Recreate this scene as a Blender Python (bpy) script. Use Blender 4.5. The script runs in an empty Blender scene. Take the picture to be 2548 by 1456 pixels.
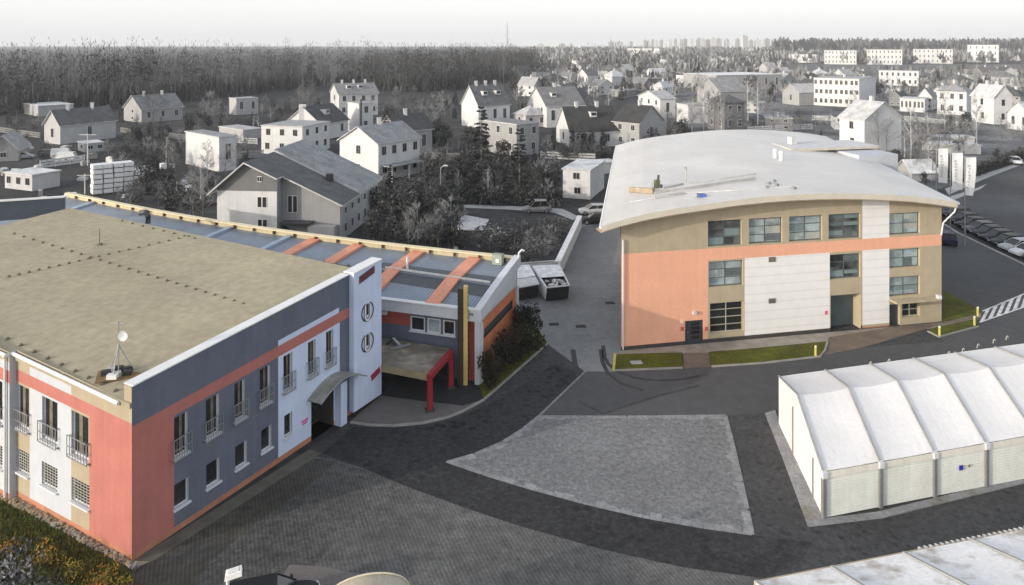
import bpy, math, random
from mathutils import Vector, noise as mnoise
R_ = random.Random(7)
S = bpy.context.scene
COL = S.collection
H, F, CX, HY = 25.0, 1842.0, 1273.5, 108.0      # camera height, focal length in photo units, picture centre and horizon

# ------------------------------------------------------------------ helpers
def V(*a): return Vector(a)
def G(px, py, z=0.0):
    "point at height z seen at photo position px, py"
    d = F*(H-z)/(py-HY)
    return Vector(((px-CX)*d/F, d, z))
def Rr(c, r, x, y):
    "position read in an enlarged quarter strip of the photograph"
    return (636.75*c + x/3.92, (66.33, 398.0, 729.6, 1084.5)[r] + y/3.92)
def zat(d, py): return H-(py-HY)*d/F
def lerp(a, b, t): return a+(b-a)*t

class MB:
    def __init__(s): s.v = []; s.f = []; s.m = []
    def face(s, pts, m):
        n = len(s.v); s.v += [Vector(p) for p in pts]; s.f.append(tuple(range(n, n+len(pts)))); s.m.append(m)
    def hexa(s, b, t, m, mt=None):
        "solid between bottom loop b and top loop t"
        n = len(b); o = len(s.v)
        s.v += [Vector(p) for p in b]+[Vector(p) for p in t]
        s.f.append(tuple(o+i for i in reversed(range(n)))); s.m.append(m)
        s.f.append(tuple(o+n+i for i in range(n))); s.m.append(mt or m)
        for i in range(n):
            j = (i+1) % n
            s.f.append((o+i, o+j, o+n+j, o+n+i)); s.m.append(m)
    def box(s, c, sx, sy, sz, m, rz=0.0, mt=None):
        "box, c = centre of the bottom"
        ca, sa = math.cos(rz), math.sin(rz); c = Vector(c)
        q = [(-sx/2, -sy/2), (sx/2, -sy/2), (sx/2, sy/2), (-sx/2, sy/2)]
        b = [c+V(x*ca-y*sa, x*sa+y*ca, 0) for x, y in q]
        s.hexa(b, [p+V(0, 0, sz) for p in b], m, mt)
    def bar(s, a, b, w, h, m, up=V(0, 0, 1)):
        a = Vector(a); b = Vector(b); d = (b-a).normalized()
        x = d.cross(up)
        if x.length < 1e-4: x = V(1, 0, 0)
        x.normalize(); y = x.cross(d).normalized()
        q = [(-w/2, -h/2), (w/2, -h/2), (w/2, h/2), (-w/2, h/2)]
        s.hexa([a+x*i+y*j for i, j in q], [b+x*i+y*j for i, j in q], m)
    def tube(s, pts, r, m, n=6, r1=None, cap=True):
        pts = [Vector(p) for p in pts]; o = len(s.v); k = len(pts)
        for i, p in enumerate(pts):
            d = (pts[min(i+1, k-1)]-pts[max(i-1, 0)]).normalized()
            x = d.cross(V(0, 0, 1))
            if x.length < 1e-3: x = V(1, 0, 0)
            x.normalize(); y = x.cross(d).normalized()
            rr = r if r1 is None else lerp(r, r1, i/max(1, k-1))
            for j in range(n):
                a = 2*math.pi*j/n; s.v.append(p+x*rr*math.cos(a)+y*rr*math.sin(a))
        for i in range(k-1):
            for j in range(n):
                j2 = (j+1) % n
                s.f.append((o+i*n+j, o+i*n+j2, o+(i+1)*n+j2, o+(i+1)*n+j)); s.m.append(m)
        if cap:
            s.f.append(tuple(o+j for j in range(n))); s.m.append(m)
            s.f.append(tuple(o+(k-1)*n+j for j in reversed(range(n)))); s.m.append(m)
    def grid(s, rows, m):
        o = len(s.v); nr = len(rows); nc = len(rows[0])
        for r in rows: s.v += [Vector(p) for p in r]
        for i in range(nr-1):
            for j in range(nc-1):
                s.f.append((o+i*nc+j, o+i*nc+j+1, o+(i+1)*nc+j+1, o+(i+1)*nc+j)); s.m.append(m)
    def slab(s, rows, th, m, me=None):
        "sheet with thickness th below"
        lo = [[Vector(p)-V(0, 0, th) for p in r] for r in rows]
        s.grid(rows, m); s.grid([list(reversed(r)) for r in lo], me or m)
        def edge(a, b):
            for i in range(len(a)-1): s.face([a[i], b[i], b[i+1], a[i+1]], me or m)
        edge(rows[0], lo[0]); edge(list(reversed(rows[-1])), list(reversed(lo[-1])))
        edge([r[-1] for r in rows], [r[-1] for r in lo]); edge([r[0] for r in reversed(rows)], [r[0] for r in reversed(lo)])
    def build(s, name, parent=None, smooth=False, org=None):
        me = bpy.data.meshes.new(name)
        o = Vector(org) if org is not None else (parent_origin(parent) if parent else V(0, 0, 0))
        me.from_pydata([tuple(p-o) for p in s.v], [], s.f)
        ms = []
        for m in s.m:
            if m not in ms: ms.append(m)
        for m in ms: me.materials.append(m)
        ix = {m: i for i, m in enumerate(ms)}
        for p, m in zip(me.polygons, s.m): p.material_index = ix[m]; p.use_smooth = smooth
        me.update()
        ob = bpy.data.objects.new(name, me); COL.objects.link(ob)
        if parent: ob.parent = parent
        elif org is not None: ob.location = o
        return ob
def parent_origin(p):
    o = V(0, 0, 0)
    while p: o += Vector(p.location); p = p.parent
    return o
def tag(o, label, cat, group=None):
    o['label'] = label; o['category'] = cat
    if group: o['group'] = group
    return o
def thing(name, label, cat, loc=(0, 0, 0), group=None):
    o = bpy.data.objects.new(name, None); COL.objects.link(o); o.location = loc; o.empty_display_size = .3
    return tag(o, label, cat, group)
def setting(o, kind='structure'): o['kind'] = kind; return o
def copy_tree(o, parent=None):
    c = o.copy(); COL.objects.link(c)
    if parent: c.parent = parent
    for ch in list(o.children): copy_tree(ch, c)
    return c

# ------------------------------------------------------------------ materials
MATS = {}
def mat(name, rgb, rough=.85, var=.12, scale=1.2, fine=.08, bump=0., metal=0., spec=.3, streak=0., stain=None, stain_amt=0., stain_scale=.25, extra=None):
    if name in MATS: return MATS[name]
    if isinstance(rgb, (int, float)): rgb = (rgb,)*3
    m = bpy.data.materials.new(name); m.use_nodes = True; MATS[name] = m
    nt = m.node_tree; N = nt.nodes; L = nt.links; b = N['Principled BSDF']
    b.inputs['Roughness'].default_value = rough; b.inputs['Metallic'].default_value = metal
    b.inputs['Specular IOR Level'].default_value = spec
    tc = N.new('ShaderNodeTexCoord')
    def noise(sc, det=4, vec=None):
        n = N.new('ShaderNodeTexNoise'); n.inputs['Scale'].default_value = sc; n.inputs['Detail'].default_value = det
        L.new(vec or tc.outputs['Object'], n.inputs['Vector']); return n.outputs['Fac']
    def rng(x, a, c):
        r = N.new('ShaderNodeMapRange'); r.inputs['From Min'].default_value = .3; r.inputs['From Max'].default_value = .7
        r.inputs['To Min'].default_value = a; r.inputs['To Max'].default_value = c; L.new(x, r.inputs['Value']); return r.outputs['Result']
    def mul(x, y):
        q = N.new('ShaderNodeMath'); q.operation = 'MULTIPLY'; L.new(x, q.inputs[0]); L.new(y, q.inputs[1]); return q.outputs[0]
    k = mul(rng(noise(scale), 1-var, 1+var), rng(noise(scale*11, 3), 1-fine, 1+fine))
    if streak:
        mp = N.new('ShaderNodeMapping'); mp.inputs['Scale'].default_value = (2.2, 2.2, .12); L.new(tc.outputs['Object'], mp.inputs['Vector'])
        k = mul(k, rng(noise(1.3, 4, mp.outputs['Vector']), 1-streak, 1.0))
    rgbn = N.new('ShaderNodeRGB'); rgbn.outputs[0].default_value = (*rgb, 1); c = rgbn.outputs[0]
    if stain:
        st = N.new('ShaderNodeMapRange'); st.inputs['From Min'].default_value = .52; st.inputs['From Max'].default_value = .68
        st.inputs['To Max'].default_value = stain_amt; L.new(noise(stain_scale, 6), st.inputs['Value'])
        mx = N.new('ShaderNodeMix'); mx.data_type = 'RGBA'; L.new(st.outputs['Result'], mx.inputs['Factor']); L.new(c, mx.inputs['A'])
        mx.inputs['B'].default_value = (*stain, 1); c = mx.outputs['Result']
    if extra: c, k = extra(N, L, tc, c, k, mul, noise, rng, b)
    vm = N.new('ShaderNodeVectorMath'); vm.operation = 'SCALE'; L.new(c, vm.inputs[0]); L.new(k, vm.inputs['Scale'])
    L.new(vm.outputs[0], b.inputs['Base Color'])
    if bump:
        bp = N.new('ShaderNodeBump'); bp.inputs['Strength'].default_value = bump; bp.inputs['Distance'].default_value = .05
        L.new(noise(scale*14, 3), bp.inputs['Height']); L.new(bp.outputs['Normal'], b.inputs['Normal'])
    return m
def glass_mat(name, rgb, rough=.08, var=.5, scale=.6):
    return mat(name, rgb, rough, var, scale, .15, spec=.6)
def lines_extra(angle, scale, lo=.75, dist=0., power=None, angle2=None, scale2=None):
    "a fine pattern of straight joints, turned by angle about z"
    def fx(N, L, tc, c, k, mul, noise, rng, b):
        for a, sc in ((angle, scale), (angle2, scale2)):
            if a is None: continue
            mp = N.new('ShaderNodeMapping'); mp.inputs['Rotation'].default_value = (0, 0, a); L.new(tc.outputs['Object'], mp.inputs['Vector'])
            w = N.new('ShaderNodeTexWave'); w.inputs['Scale'].default_value = sc; w.inputs['Distortion'].default_value = dist; w.inputs['Detail'].default_value = 2
            L.new(mp.outputs['Vector'], w.inputs['Vector']); k = mul(k, rng(w.outputs['Fac'], lo, 1.0))
        return c, k
    return fx
def zlines_extra(scale, lo=.9):
    "fine horizontal joints"
    def fx(N, L, tc, c, k, mul, noise, rng, b):
        w = N.new('ShaderNodeTexWave'); w.bands_direction = 'Z'; w.inputs['Scale'].default_value = scale; L.new(tc.outputs['Object'], w.inputs['Vector'])
        r = N.new('ShaderNodeMapRange'); r.inputs['From Min'].default_value = 0; r.inputs['From Max'].default_value = .12; r.inputs['To Min'].default_value = lo; L.new(w.outputs['Fac'], r.inputs['Value'])
        return c, mul(k, r.outputs['Result'])
    return fx
def brick_extra(angle, w, h, mort=.02, lo=.8, vary=.15):
    def fx(N, L, tc, c, k, mul, noise, rng, b):
        mp = N.new('ShaderNodeMapping'); mp.inputs['Rotation'].default_value = (0, 0, angle); L.new(tc.outputs['Object'], mp.inputs['Vector'])
        t = N.new('ShaderNodeTexBrick'); t.inputs['Scale'].default_value = 1; t.inputs['Brick Width'].default_value = w; t.inputs['Row Height'].default_value = h
        t.inputs['Mortar Size'].default_value = mort; t.inputs['Color1'].default_value = (1, 1, 1, 1); t.inputs['Color2'].default_value = (1-vary,)*3+(1,)
        t.inputs['Mortar'].default_value = (lo,)*3+(1,); L.new(mp.outputs['Vector'], t.inputs['Vector'])
        bw = N.new('ShaderNodeRGBToBW'); L.new(t.outputs['Color'], bw.inputs[0]); return c, mul(k, bw.outputs[0])
    return fx
def grain(scale=7., amt=.25, then=None):
    def fx(N, L, tc, c, k, mul, noise, rng, b):
        k = mul(k, rng(noise(scale, 2), 1-amt, 1+amt))
        return then(N, L, tc, c, k, mul, noise, rng, b) if then else (c, k)
    return fx
def spots_extra(scale, lo=.5, thr=.3):
    def fx(N, L, tc, c, k, mul, noise, rng, b):
        t = N.new('ShaderNodeTexVoronoi'); t.inputs['Scale'].default_value = scale; t.inputs['Randomness'].default_value = 1
        L.new(tc.outputs['Object'], t.inputs['Vector'])
        r = N.new('ShaderNodeMapRange'); r.inputs['From Min'].default_value = thr*.5; r.inputs['From Max'].default_value = thr
        r.inputs['To Min'].default_value = lo; r.inputs['To Max'].default_value = 1; L.new(t.outputs['Distance'], r.inputs['Value'])
        msk = rng(noise(.14, 5), 0., 1.)
        mx = N.new('ShaderNodeMix'); L.new(msk, mx.inputs['Factor']); mx.inputs['A'].default_value = 1; L.new(r.outputs['Result'], mx.inputs['B'])
        return c, mul(k, mx.outputs['Result'])
    return fx

WHITE_SLAB = mat('white_render_blue_shade', (.60, .68, .86), var=.04, fine=.03, streak=.08)  # white render; the blue of its shaded side is put into the colour
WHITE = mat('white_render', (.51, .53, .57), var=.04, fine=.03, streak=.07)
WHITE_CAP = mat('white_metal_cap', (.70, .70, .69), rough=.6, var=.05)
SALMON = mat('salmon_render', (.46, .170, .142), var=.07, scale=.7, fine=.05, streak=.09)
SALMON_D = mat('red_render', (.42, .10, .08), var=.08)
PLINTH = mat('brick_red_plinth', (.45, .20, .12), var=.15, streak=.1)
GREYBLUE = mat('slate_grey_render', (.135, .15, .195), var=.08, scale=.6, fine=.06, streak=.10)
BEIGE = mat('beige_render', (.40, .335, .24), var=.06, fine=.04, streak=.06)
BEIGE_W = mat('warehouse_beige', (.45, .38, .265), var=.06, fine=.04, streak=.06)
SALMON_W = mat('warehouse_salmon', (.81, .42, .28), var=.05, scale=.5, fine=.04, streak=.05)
DARKPL = mat('dark_plinth', (.06, .055, .05))
STEEL = mat('grey_steel', (.32, .33, .34), rough=.5, metal=.4, var=.1)
DSTEEL = mat('dark_steel', (.06, .065, .07), rough=.5, var=.2)
WFRAME = mat('white_frame', (.66, .67, .69), rough=.5, var=.04)
GLASS = glass_mat('dark_glass', (.022, .024, .026))
GLASSB = glass_mat('pale_blind_glass', (.30, .36, .37), rough=.15, var=.35, scale=.9)
GLASSM = glass_mat('mirror_glass', (.09, .10, .10), rough=.06, var=.8, scale=.8)
BARS = mat('pale_bars', (.45, .44, .40), rough=.6)
BLIND = [glass_mat('blind_%d' % i, c, rough=.25, var=.15) for i, c in enumerate(((.26, .33, .33), (.34, .40, .39), (.18, .24, .25), (.40, .42, .38), (.12, .15, .155)))]
CURT = mat('beige_curtain', (.16, .135, .10), var=.3, scale=3)
BEIGEFR = mat('beige_frame', (.40, .37, .29), rough=.5, var=.1)
CONC = mat('pale_concrete', (.42, .42, .41), var=.15, scale=.8, fine=.15, streak=.1)
CONC_W = mat('light_concrete_wall', (.62, .62, .61), var=.12, fine=.1, streak=.15)
BLACK = mat('black_trim', (.012, .012, .013), rough=.5)

# ------------------------------------------------------------------ camera, sky, sun
cd = bpy.data.cameras.new('camera'); cam = bpy.data.objects.new('camera', cd); COL.objects.link(cam)
cam.location = (0, 0, H); cam.rotation_euler = (math.pi/2, 0, 0)
cd.sensor_width = 36; cd.lens = 36*F/2547; cd.shift_y = -(728-HY)/2547; cd.clip_start = .5; cd.clip_end = 20000
S.camera = cam
SUN_EL, SUN_AZ = math.radians(12.9), math.radians(239.5)     # clockwise from +Y: behind the camera, to the left
sd = V(math.sin(SUN_AZ)*math.cos(SUN_EL), math.cos(SUN_AZ)*math.cos(SUN_EL), math.sin(SUN_EL))
ld = bpy.data.lights.new('sun', 'SUN'); ld.energy = 3.0; ld.angle = math.radians(.5); ld.color = (1, .905, .77)
lo = bpy.data.objects.new('sun', ld); COL.objects.link(lo); lo.rotation_euler = (-sd).to_track_quat('-Z', 'Y').to_euler(); lo.location = (-60, -40, 60)
w = bpy.data.worlds.new('World'); S.world = w; w.use_nodes = True
nt = w.node_tree; bg = nt.nodes['Background']
sky = nt.nodes.new('ShaderNodeTexSky'); sky.sky_type = 'NISHITA'; sky.sun_disc = False
sky.sun_elevation = SUN_EL; sky.sun_rotation = SUN_AZ; sky.air_density = 1.2; sky.dust_density = 4.0; sky.ozone_density = 1.0
hs = nt.nodes.new('ShaderNodeHueSaturation'); hs.inputs['Saturation'].default_value = .45
sky_fill = nt.nodes.new('ShaderNodeMix'); sky_fill.data_type = 'RGBA'; sky_fill.blend_type = 'ADD'; sky_fill.inputs['Factor'].default_value = 1     # bright fill light added over the whole sky
tcw = nt.nodes.new('ShaderNodeTexCoord'); sep = nt.nodes.new('ShaderNodeSeparateXYZ'); nt.links.new(tcw.outputs['Generated'], sep.inputs[0])
ramp = nt.nodes.new('ShaderNodeValToRGB'); nt.links.new(sep.outputs['Z'], ramp.inputs['Fac'])      # added fill is coloured by height, bluer higher up to tint the shade
for p_, c_ in ((0.0, (.84, .845, .85)), (.05, (1.0, 1.0, 1.0)), (.075, (1.0, 1.0, 1.0)), (.14, (.48, .555, .70)), (.4, (.30, .37, .51)), (1.0, (.19, .245, .36))):
    e_ = ramp.color_ramp.elements[0] if p_ == 0 else ramp.color_ramp.elements[1] if p_ == 1 else ramp.color_ramp.elements.new(p_)
    e_.position = p_; e_.color = (*c_, 1)
gain = nt.nodes.new('ShaderNodeVectorMath'); gain.operation = 'SCALE'; gain.inputs['Scale'].default_value = 6.95; nt.links.new(ramp.outputs['Color'], gain.inputs[0]); nt.links.new(gain.outputs[0], sky_fill.inputs['B'])
nt.links.new(sky.outputs[0], hs.inputs['Color']); nt.links.new(hs.outputs[0], sky_fill.inputs['A']); nt.links.new(sky_fill.outputs['Result'], bg.inputs['Color'])
bg.inputs['Strength'].default_value = .15
S.view_settings.view_transform = 'Standard'; S.view_settings.look = 'None'; S.view_settings.exposure = 0.0; S.view_settings.gamma = 1
S.render.film_transparent = False
S.cycles.max_bounces = 6; S.cycles.diffuse_bounces = 3; S.cycles.volume_bounces = 0
S.cycles.use_denoising = True

# ------------------------------------------------------------------ facades
class Wall:
    "vertical wall over the ground line a-b; t is the height as a share of the top (or metres when top is 1)"
    def __init__(s, a, b, za=1., zb=1., off=0.):
        s.a = Vector((a[0], a[1], 0)); s.b = Vector((b[0], b[1], 0)); s.d = (s.b-s.a); s.L = s.d.length; s.d.normalize()
        s.n = V(s.d.y, -s.d.x, 0)
        if s.n.dot(V(0, 0, 0)-s.a) < 0: s.n = -s.n
        s.a = s.a+s.n*off; s.b = s.b+s.n*off; s.za, s.zb = za, zb
    def s_of(s, px):
        k = (px-CX)/F     # x = k*y
        den = s.d.x-k*s.d.y
        return (k*s.a.y-s.a.x)/den
    def top(s, q): return lerp(s.za, s.zb, q/s.L)
    def t_of(s, px, py):
        q = s.s_of(px); y = s.a.y+s.d.y*q
        return zat(y, py)/s.top(q)
    def P(s, q, t, off=0.):
        p = s.a+s.d*q+s.n*off; p.z = t*s.top(q); return p
def facade(mb, W, s0, s1, t0, t1, base, paint, holes, reveal, depth=.22, arch=None, back=None):
    eps = 1e-5
    sb = {s0, s1}; tb = {t0, t1}
    for r in list(paint)+list(holes):
        for x in r[:2]:
            if s0 < x < s1: sb.add(x)
        for x in r[2:4]:
            if t0 < x < t1: tb.add(x)
    if arch:
        n = int((s1-s0)/.7)
        for i in range(1, n): sb.add(lerp(s0, s1, i/n))
    sb = sorted(sb); tb = sorted(tb)
    sb = [x for i, x in enumerate(sb) if i == 0 or x-sb[i-1] > eps]; tb = [x for i, x in enumerate(tb) if i == 0 or x-tb[i-1] > eps]
    def cl(q, t): return min(t, arch(q)) if arch else t
    for i in range(len(sb)-1):
        for j in range(len(tb)-1):
            a, b, c, d = sb[i], sb[i+1], tb[j], tb[j+1]; ms, mt = (a+b)/2, (c+d)/2
            if any(h[0]-eps < ms < h[1]+eps and h[2]-eps < mt < h[3]+eps for h in holes): continue
            m = base
            for r in paint:
                if r[0] < ms < r[1] and r[2] < mt < r[3]: m = r[4]
            q = [(a, c), (b, c), (b, cl(b, d)), (a, cl(a, d))]
            if arch:
                if c >= arch(a) and c >= arch(b): continue
                q = [(a, min(c, arch(a))), (b, min(c, arch(b))), (b, cl(b, d)), (a, cl(a, d))]
            mb.face([W.P(*p) for p in q], m)
    for h in holes:
        a, b, c, d = h[:4]; dp = h[4] if len(h) > 4 and h[4] else depth; rv = h[5] if len(h) > 5 and h[5] else reveal
        for (p, q) in (((a, c), (b, c)), ((b, c), (b, d)), ((b, d), (a, d)), ((a, d), (a, c))):
            mb.face([W.P(*p), W.P(*q), W.P(*q, -dp), W.P(*p, -dp)], rv)
        if back: mb.face([W.P(a, c, -dp-.06), W.P(b, c, -dp-.06), W.P(b, d, -dp-.06), W.P(a, d, -dp-.06)], back)
def pbox(mb, W, s0, s1, t0, t1, o0, o1, m):
    "solid on a wall between offsets o0 and o1"
    mb.hexa([W.P(s0, t0, o0), W.P(s1, t0, o0), W.P(s1, t0, o1), W.P(s0, t0, o1)],
            [W.P(s0, t1, o0), W.P(s1, t1, o0), W.P(s1, t1, o1), W.P(s0, t1, o1)], m)
def window(W, s0, s1, t0, t1, parent, depth=.2, frame=WFRAME, glass=GLASS, nv=1, nh=0, fw=.07, sill=None, bars=None, rail=None, name='window', curtain=False, blinds=None):
    mb = MB(); o0, o1 = -depth, -depth+.08
    k = W.top((s0+s1)/2); ft = fw/k
    pbox(mb, W, s0, s0+fw, t0, t1, o0, o1, frame); pbox(mb, W, s1-fw, s1, t0, t1, o0, o1, frame)
    pbox(mb, W, s0+fw, s1-fw, t0, t0+ft, o0, o1, frame); pbox(mb, W, s0+fw, s1-fw, t1-ft, t1, o0, o1, frame)
    for i in range(1, nv+1):
        x = lerp(s0, s1, i/(nv+1)); pbox(mb, W, x-fw*.4, x+fw*.4, t0+ft, t1-ft, o0, o1-.01, frame)
    for i in range(1, nh+1):
        y = lerp(t0, t1, i/(nh+1)); pbox(mb, W, s0+fw, s1-fw, y-ft*.35, y+ft*.35, o0, o1-.02, frame)
    w = mb.build(name, parent)
    g = MB(); pbox(g, W, s0+fw*.5, s1-fw*.5, t0+ft*.5, t1-ft*.5, o0+.01, o0+.04, glass); g.build('pane', w, org=parent_origin(parent))
    if blinds:
        g = MB(); ny = nh+1; any_ = False
        for i in range(nv+1):
            for j in range(ny):
                if R_.random() < .22: continue
                xa, xb = lerp(s0, s1, i/(nv+1))+fw*.6, lerp(s0, s1, (i+1)/(nv+1))-fw*.6; ya, yb = lerp(t0, t1, j/ny)+ft*.6, lerp(t0, t1, (j+1)/ny)-ft*.6; lo_ = lerp(ya, yb, R_.choice([0, .15, .35, .5]))
                pbox(g, W, xa, xb if R_.random() < .7 else lerp(xa, xb, .6), lo_, yb, o0+.041, o0+.048, R_.choice(blinds)); any_ = True
        if any_: g.build('blind', w, org=parent_origin(parent))
    if curtain:
        g = MB(); a_ = lerp(s0, s1, .50); pbox(g, W, a_, a_+(s1-s0)*.2, t0+ft, t1-ft, o0+.045, o0+.055, CURT); g.build('curtain', w, org=parent_origin(parent))
    if sill:
        g = MB(); pbox(g, W, s0-.08, s1+.08, t0-.09/k, t0-.005/k, -.04, .14, sill); g.build('sill', w, org=parent_origin(parent))
    if bars:
        g = MB(); n = 6
        for i in range(1, n):
            x = lerp(s0, s1, i/n); pbox(g, W, x-.014, x+.014, t0, t1, -.05, -.025, bars)
        for i in range(1, 8):
            y = lerp(t0, t1, i/8); pbox(g, W, s0, s1, y-.014/k, y+.014/k, -.06, -.035, bars)
        g.build('bars', w, org=parent_origin(parent))
    if rail:
        g = MB(); a, b = s0-.12, s1+.12; lo_, hi = t0-.10/k, t0+1.0/k
        for y in (lo_, hi, lerp(lo_, hi, .5)): pbox(g, W, a, b, y-.02/k, y+.02/k, .16, .20, rail)
        for i in range(8):
            x = lerp(a, b, i/7); r = .018 if i in (0, 7) else .009
            pbox(g, W, x-r, x+r, lo_, hi, .165, .195, rail)
        for x in (a, b):
            for y in (lo_+.06/k, hi-.06/k): pbox(g, W, x-.02, x+.02, y-.02/k, y+.02/k, 0, .18, rail)
        g.build('railing', w, org=parent_origin(parent))
    return w
# children keep the parent's world position, so parts of parts are built around their own thing's origin
# ================================================================== OFFICE BUILDING (nearest, left)
A = G(328, 1398); B = G(940, 985); Cc = G(0, 1214)
ab = (B-A).normalized()
W1 = Wall(A, B, 8.42, 9.62)
off = thing('office_building', 'long two-storey office building with flat beige roof and grey, salmon and white walls', 'building', A)
# left facade: same origin corner, runs off the frame to the left
ldir = (Cc-A).normalized()
E = A+ldir*37
W2 = Wall(A, E, 7.62, 7.62+(8.25-7.62)/((Cc-A).length)*37*.9)
x1 = W1.s_of
# --- right facade
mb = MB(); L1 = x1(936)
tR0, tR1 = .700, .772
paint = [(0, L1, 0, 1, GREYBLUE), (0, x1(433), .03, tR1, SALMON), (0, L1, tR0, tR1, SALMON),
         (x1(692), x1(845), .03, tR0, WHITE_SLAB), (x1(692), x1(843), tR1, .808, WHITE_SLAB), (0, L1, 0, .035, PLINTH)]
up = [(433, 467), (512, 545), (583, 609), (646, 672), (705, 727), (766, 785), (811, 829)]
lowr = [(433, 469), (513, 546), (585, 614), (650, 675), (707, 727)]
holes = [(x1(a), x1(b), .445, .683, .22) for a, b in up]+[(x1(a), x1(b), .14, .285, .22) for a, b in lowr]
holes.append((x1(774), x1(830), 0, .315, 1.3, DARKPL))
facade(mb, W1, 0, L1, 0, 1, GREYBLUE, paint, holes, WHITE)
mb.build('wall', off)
for a, b in up:
    window(W1, x1(a), x1(b), .445, .683, off, nv=0, rail=STEEL, sill=WFRAME, fw=.055, curtain=True)
for a, b in lowr:
    window(W1, x1(a), x1(b), .14, .285, off, nv=0, sill=WFRAME, fw=.055)
# entrance door in its deep recess
mb = MB(); pbox(mb, W1, x1(774)+.02, x1(830)-.02, .01, .31, -1.28, -1.2, mat('entrance_brown', (.05, .035, .03), rough=.5)); dr = mb.build('door', off)
mb = MB(); pbox(mb, W1, x1(800), x1(824), .03, .24, -1.2, -1.17, GLASS); mb.build('pane', dr)
mb = MB(); pbox(mb, W1, x1(832), x1(847), 0, .30, .0, .55, WHITE_SLAB); mb.build('pillar', off)
# arched entrance canopy
mb = MB(); ca, cb = x1(764), x1(880); n = 10; rows = []
for j in range(n+1):
    u = j/n; q = lerp(ca, cb, u); z = 2.72+.72*math.sin(math.pi*u)
    rows.append([W1.P(q, z/W1.top(q), o) for o in (.0, .4, .8, 1.15)])
mb.slab(rows, .05, mat('canopy_polycarbonate', (.26, .25, .20), rough=.35, var=.25), DSTEEL)
cn = mb.build('canopy', off)
for o in (.08, .6, 1.12):
    mb = MB(); mb.tube([W1.P(lerp(ca, cb, j/n), (2.69+.72*math.sin(math.pi*j/n))/W1.top(lerp(ca, cb, j/n)), o) for j in range(n+1)], .045, STEEL, 5); mb.build('rib', cn)
# white slab wall with round emblems
s0, s1 = x1(868), x1(937)
mb = MB(); pbox(mb, W1, s0, s1, 0.03, 1.012, .02, .42, WHITE_SLAB)
slab = mb.build('tower_panel', off)
mb = MB(); pbox(mb, W1, s0-.03, s1+.04, 1.0125, 1.022, -.45, .47, WHITE_CAP); mb.build('cap', slab)
def on_slab(px, py): q = x1(px); return q, W1.t_of(px, py)
RED = mat('sign_red', (.33, .03, .06), rough=.5)
mb = MB()
qa, ta = on_slab(881, 697); qb, tb_ = on_slab(919, 669)
mb.hexa([W1.P(qa, ta-.022, .425), W1.P(qb, tb_-.022, .425), W1.P(qb, tb_-.022, .46), W1.P(qa, ta-.022, .46)],
        [W1.P(qa, ta+.03, .425), W1.P(qb, tb_+.03, .425), W1.P(qb, tb_+.03, .46), W1.P(qa, ta+.03, .46)], mat('dark_red_panel', (.12, .04, .045), rough=.5))
mb.build('sign_panel', slab)
NAVY = mat('emblem_black', (.03, .03, .035), rough=.5)
def strip(mb, pts, wd, o0, o1, m):
    "flat band along points (q, z) on the slab"
    for i in range(len(pts)-1):
        (q0, z0), (q1_, z1_) = pts[i], pts[i+1]; dx, dz = q1_-q0, z1_-z0; l = math.hypot(dx, dz); nx, nz = -dz/l*wd/2, dx/l*wd/2
        f = lambda q, z, o: W1.P(q, z/W1.top(q), o)
        mb.hexa([f(q0-nx, z0-nz, o0), f(q1_-nx, z1_-nz, o0), f(q1_-nx, z1_-nz, o1), f(q0-nx, z0-nz, o1)],
                [f(q0+nx, z0+nz, o0), f(q1_+nx, z1_+nz, o0), f(q1_+nx, z1_+nz, o1), f(q0+nx, z0+nz, o1)], m)
for py in (773, 849):
    q, t = on_slab(902, py); zc = t*W1.top(q); r = .62
    mb = MB()
    for a0, a1 in ((115, 245), (-75, 68)):      # the broken ring
        strip(mb, [(q+r*math.cos(math.radians(lerp(a0, a1, i/10))), zc+r*1.0*math.sin(math.radians(lerp(a0, a1, i/10)))) for i in range(11)], .09, .425, .45, NAVY)
    U = [(q-.27, zc+.48), (q-.27, zc-.25)]+[(q-.27*math.cos(a), zc-.25-.3*math.sin(a)) for a in [math.pi*i/8 for i in range(1, 8)]]+[(q+.27, zc-.25), (q+.27, zc+.48)]
    strip(mb, U, .24, .425, .447, NAVY); strip(mb, U, .15, .448, .47, WHITE_CAP)
    strip(mb, [(q-.02, zc+.56), (q-.02, zc-.2)], .20, .425, .446, NAVY)
    mb.build('emblem', slab)
mb = MB(); strip(mb, [(x1(911), W1.t_of(911, 938)*W1.top(x1(911))), (x1(932), W1.t_of(932, 916)*W1.top(x1(932)))], .42, .425, .47, RED); mb.build('sign', slab)
mb = MB(); q, t = on_slab(758, 1046); strip(mb, [(q-.28, t*9.2), (q+.28, t*9.2)], .13, .005, .03, mat('pink_sign', (.6, .12, .3))); strip(mb, [(q-.2, t*9.2-.17), (q+.2, t*9.2-.17)], .10, .005, .03, MATS['pink_sign']); mb.build('sign', off)
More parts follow.
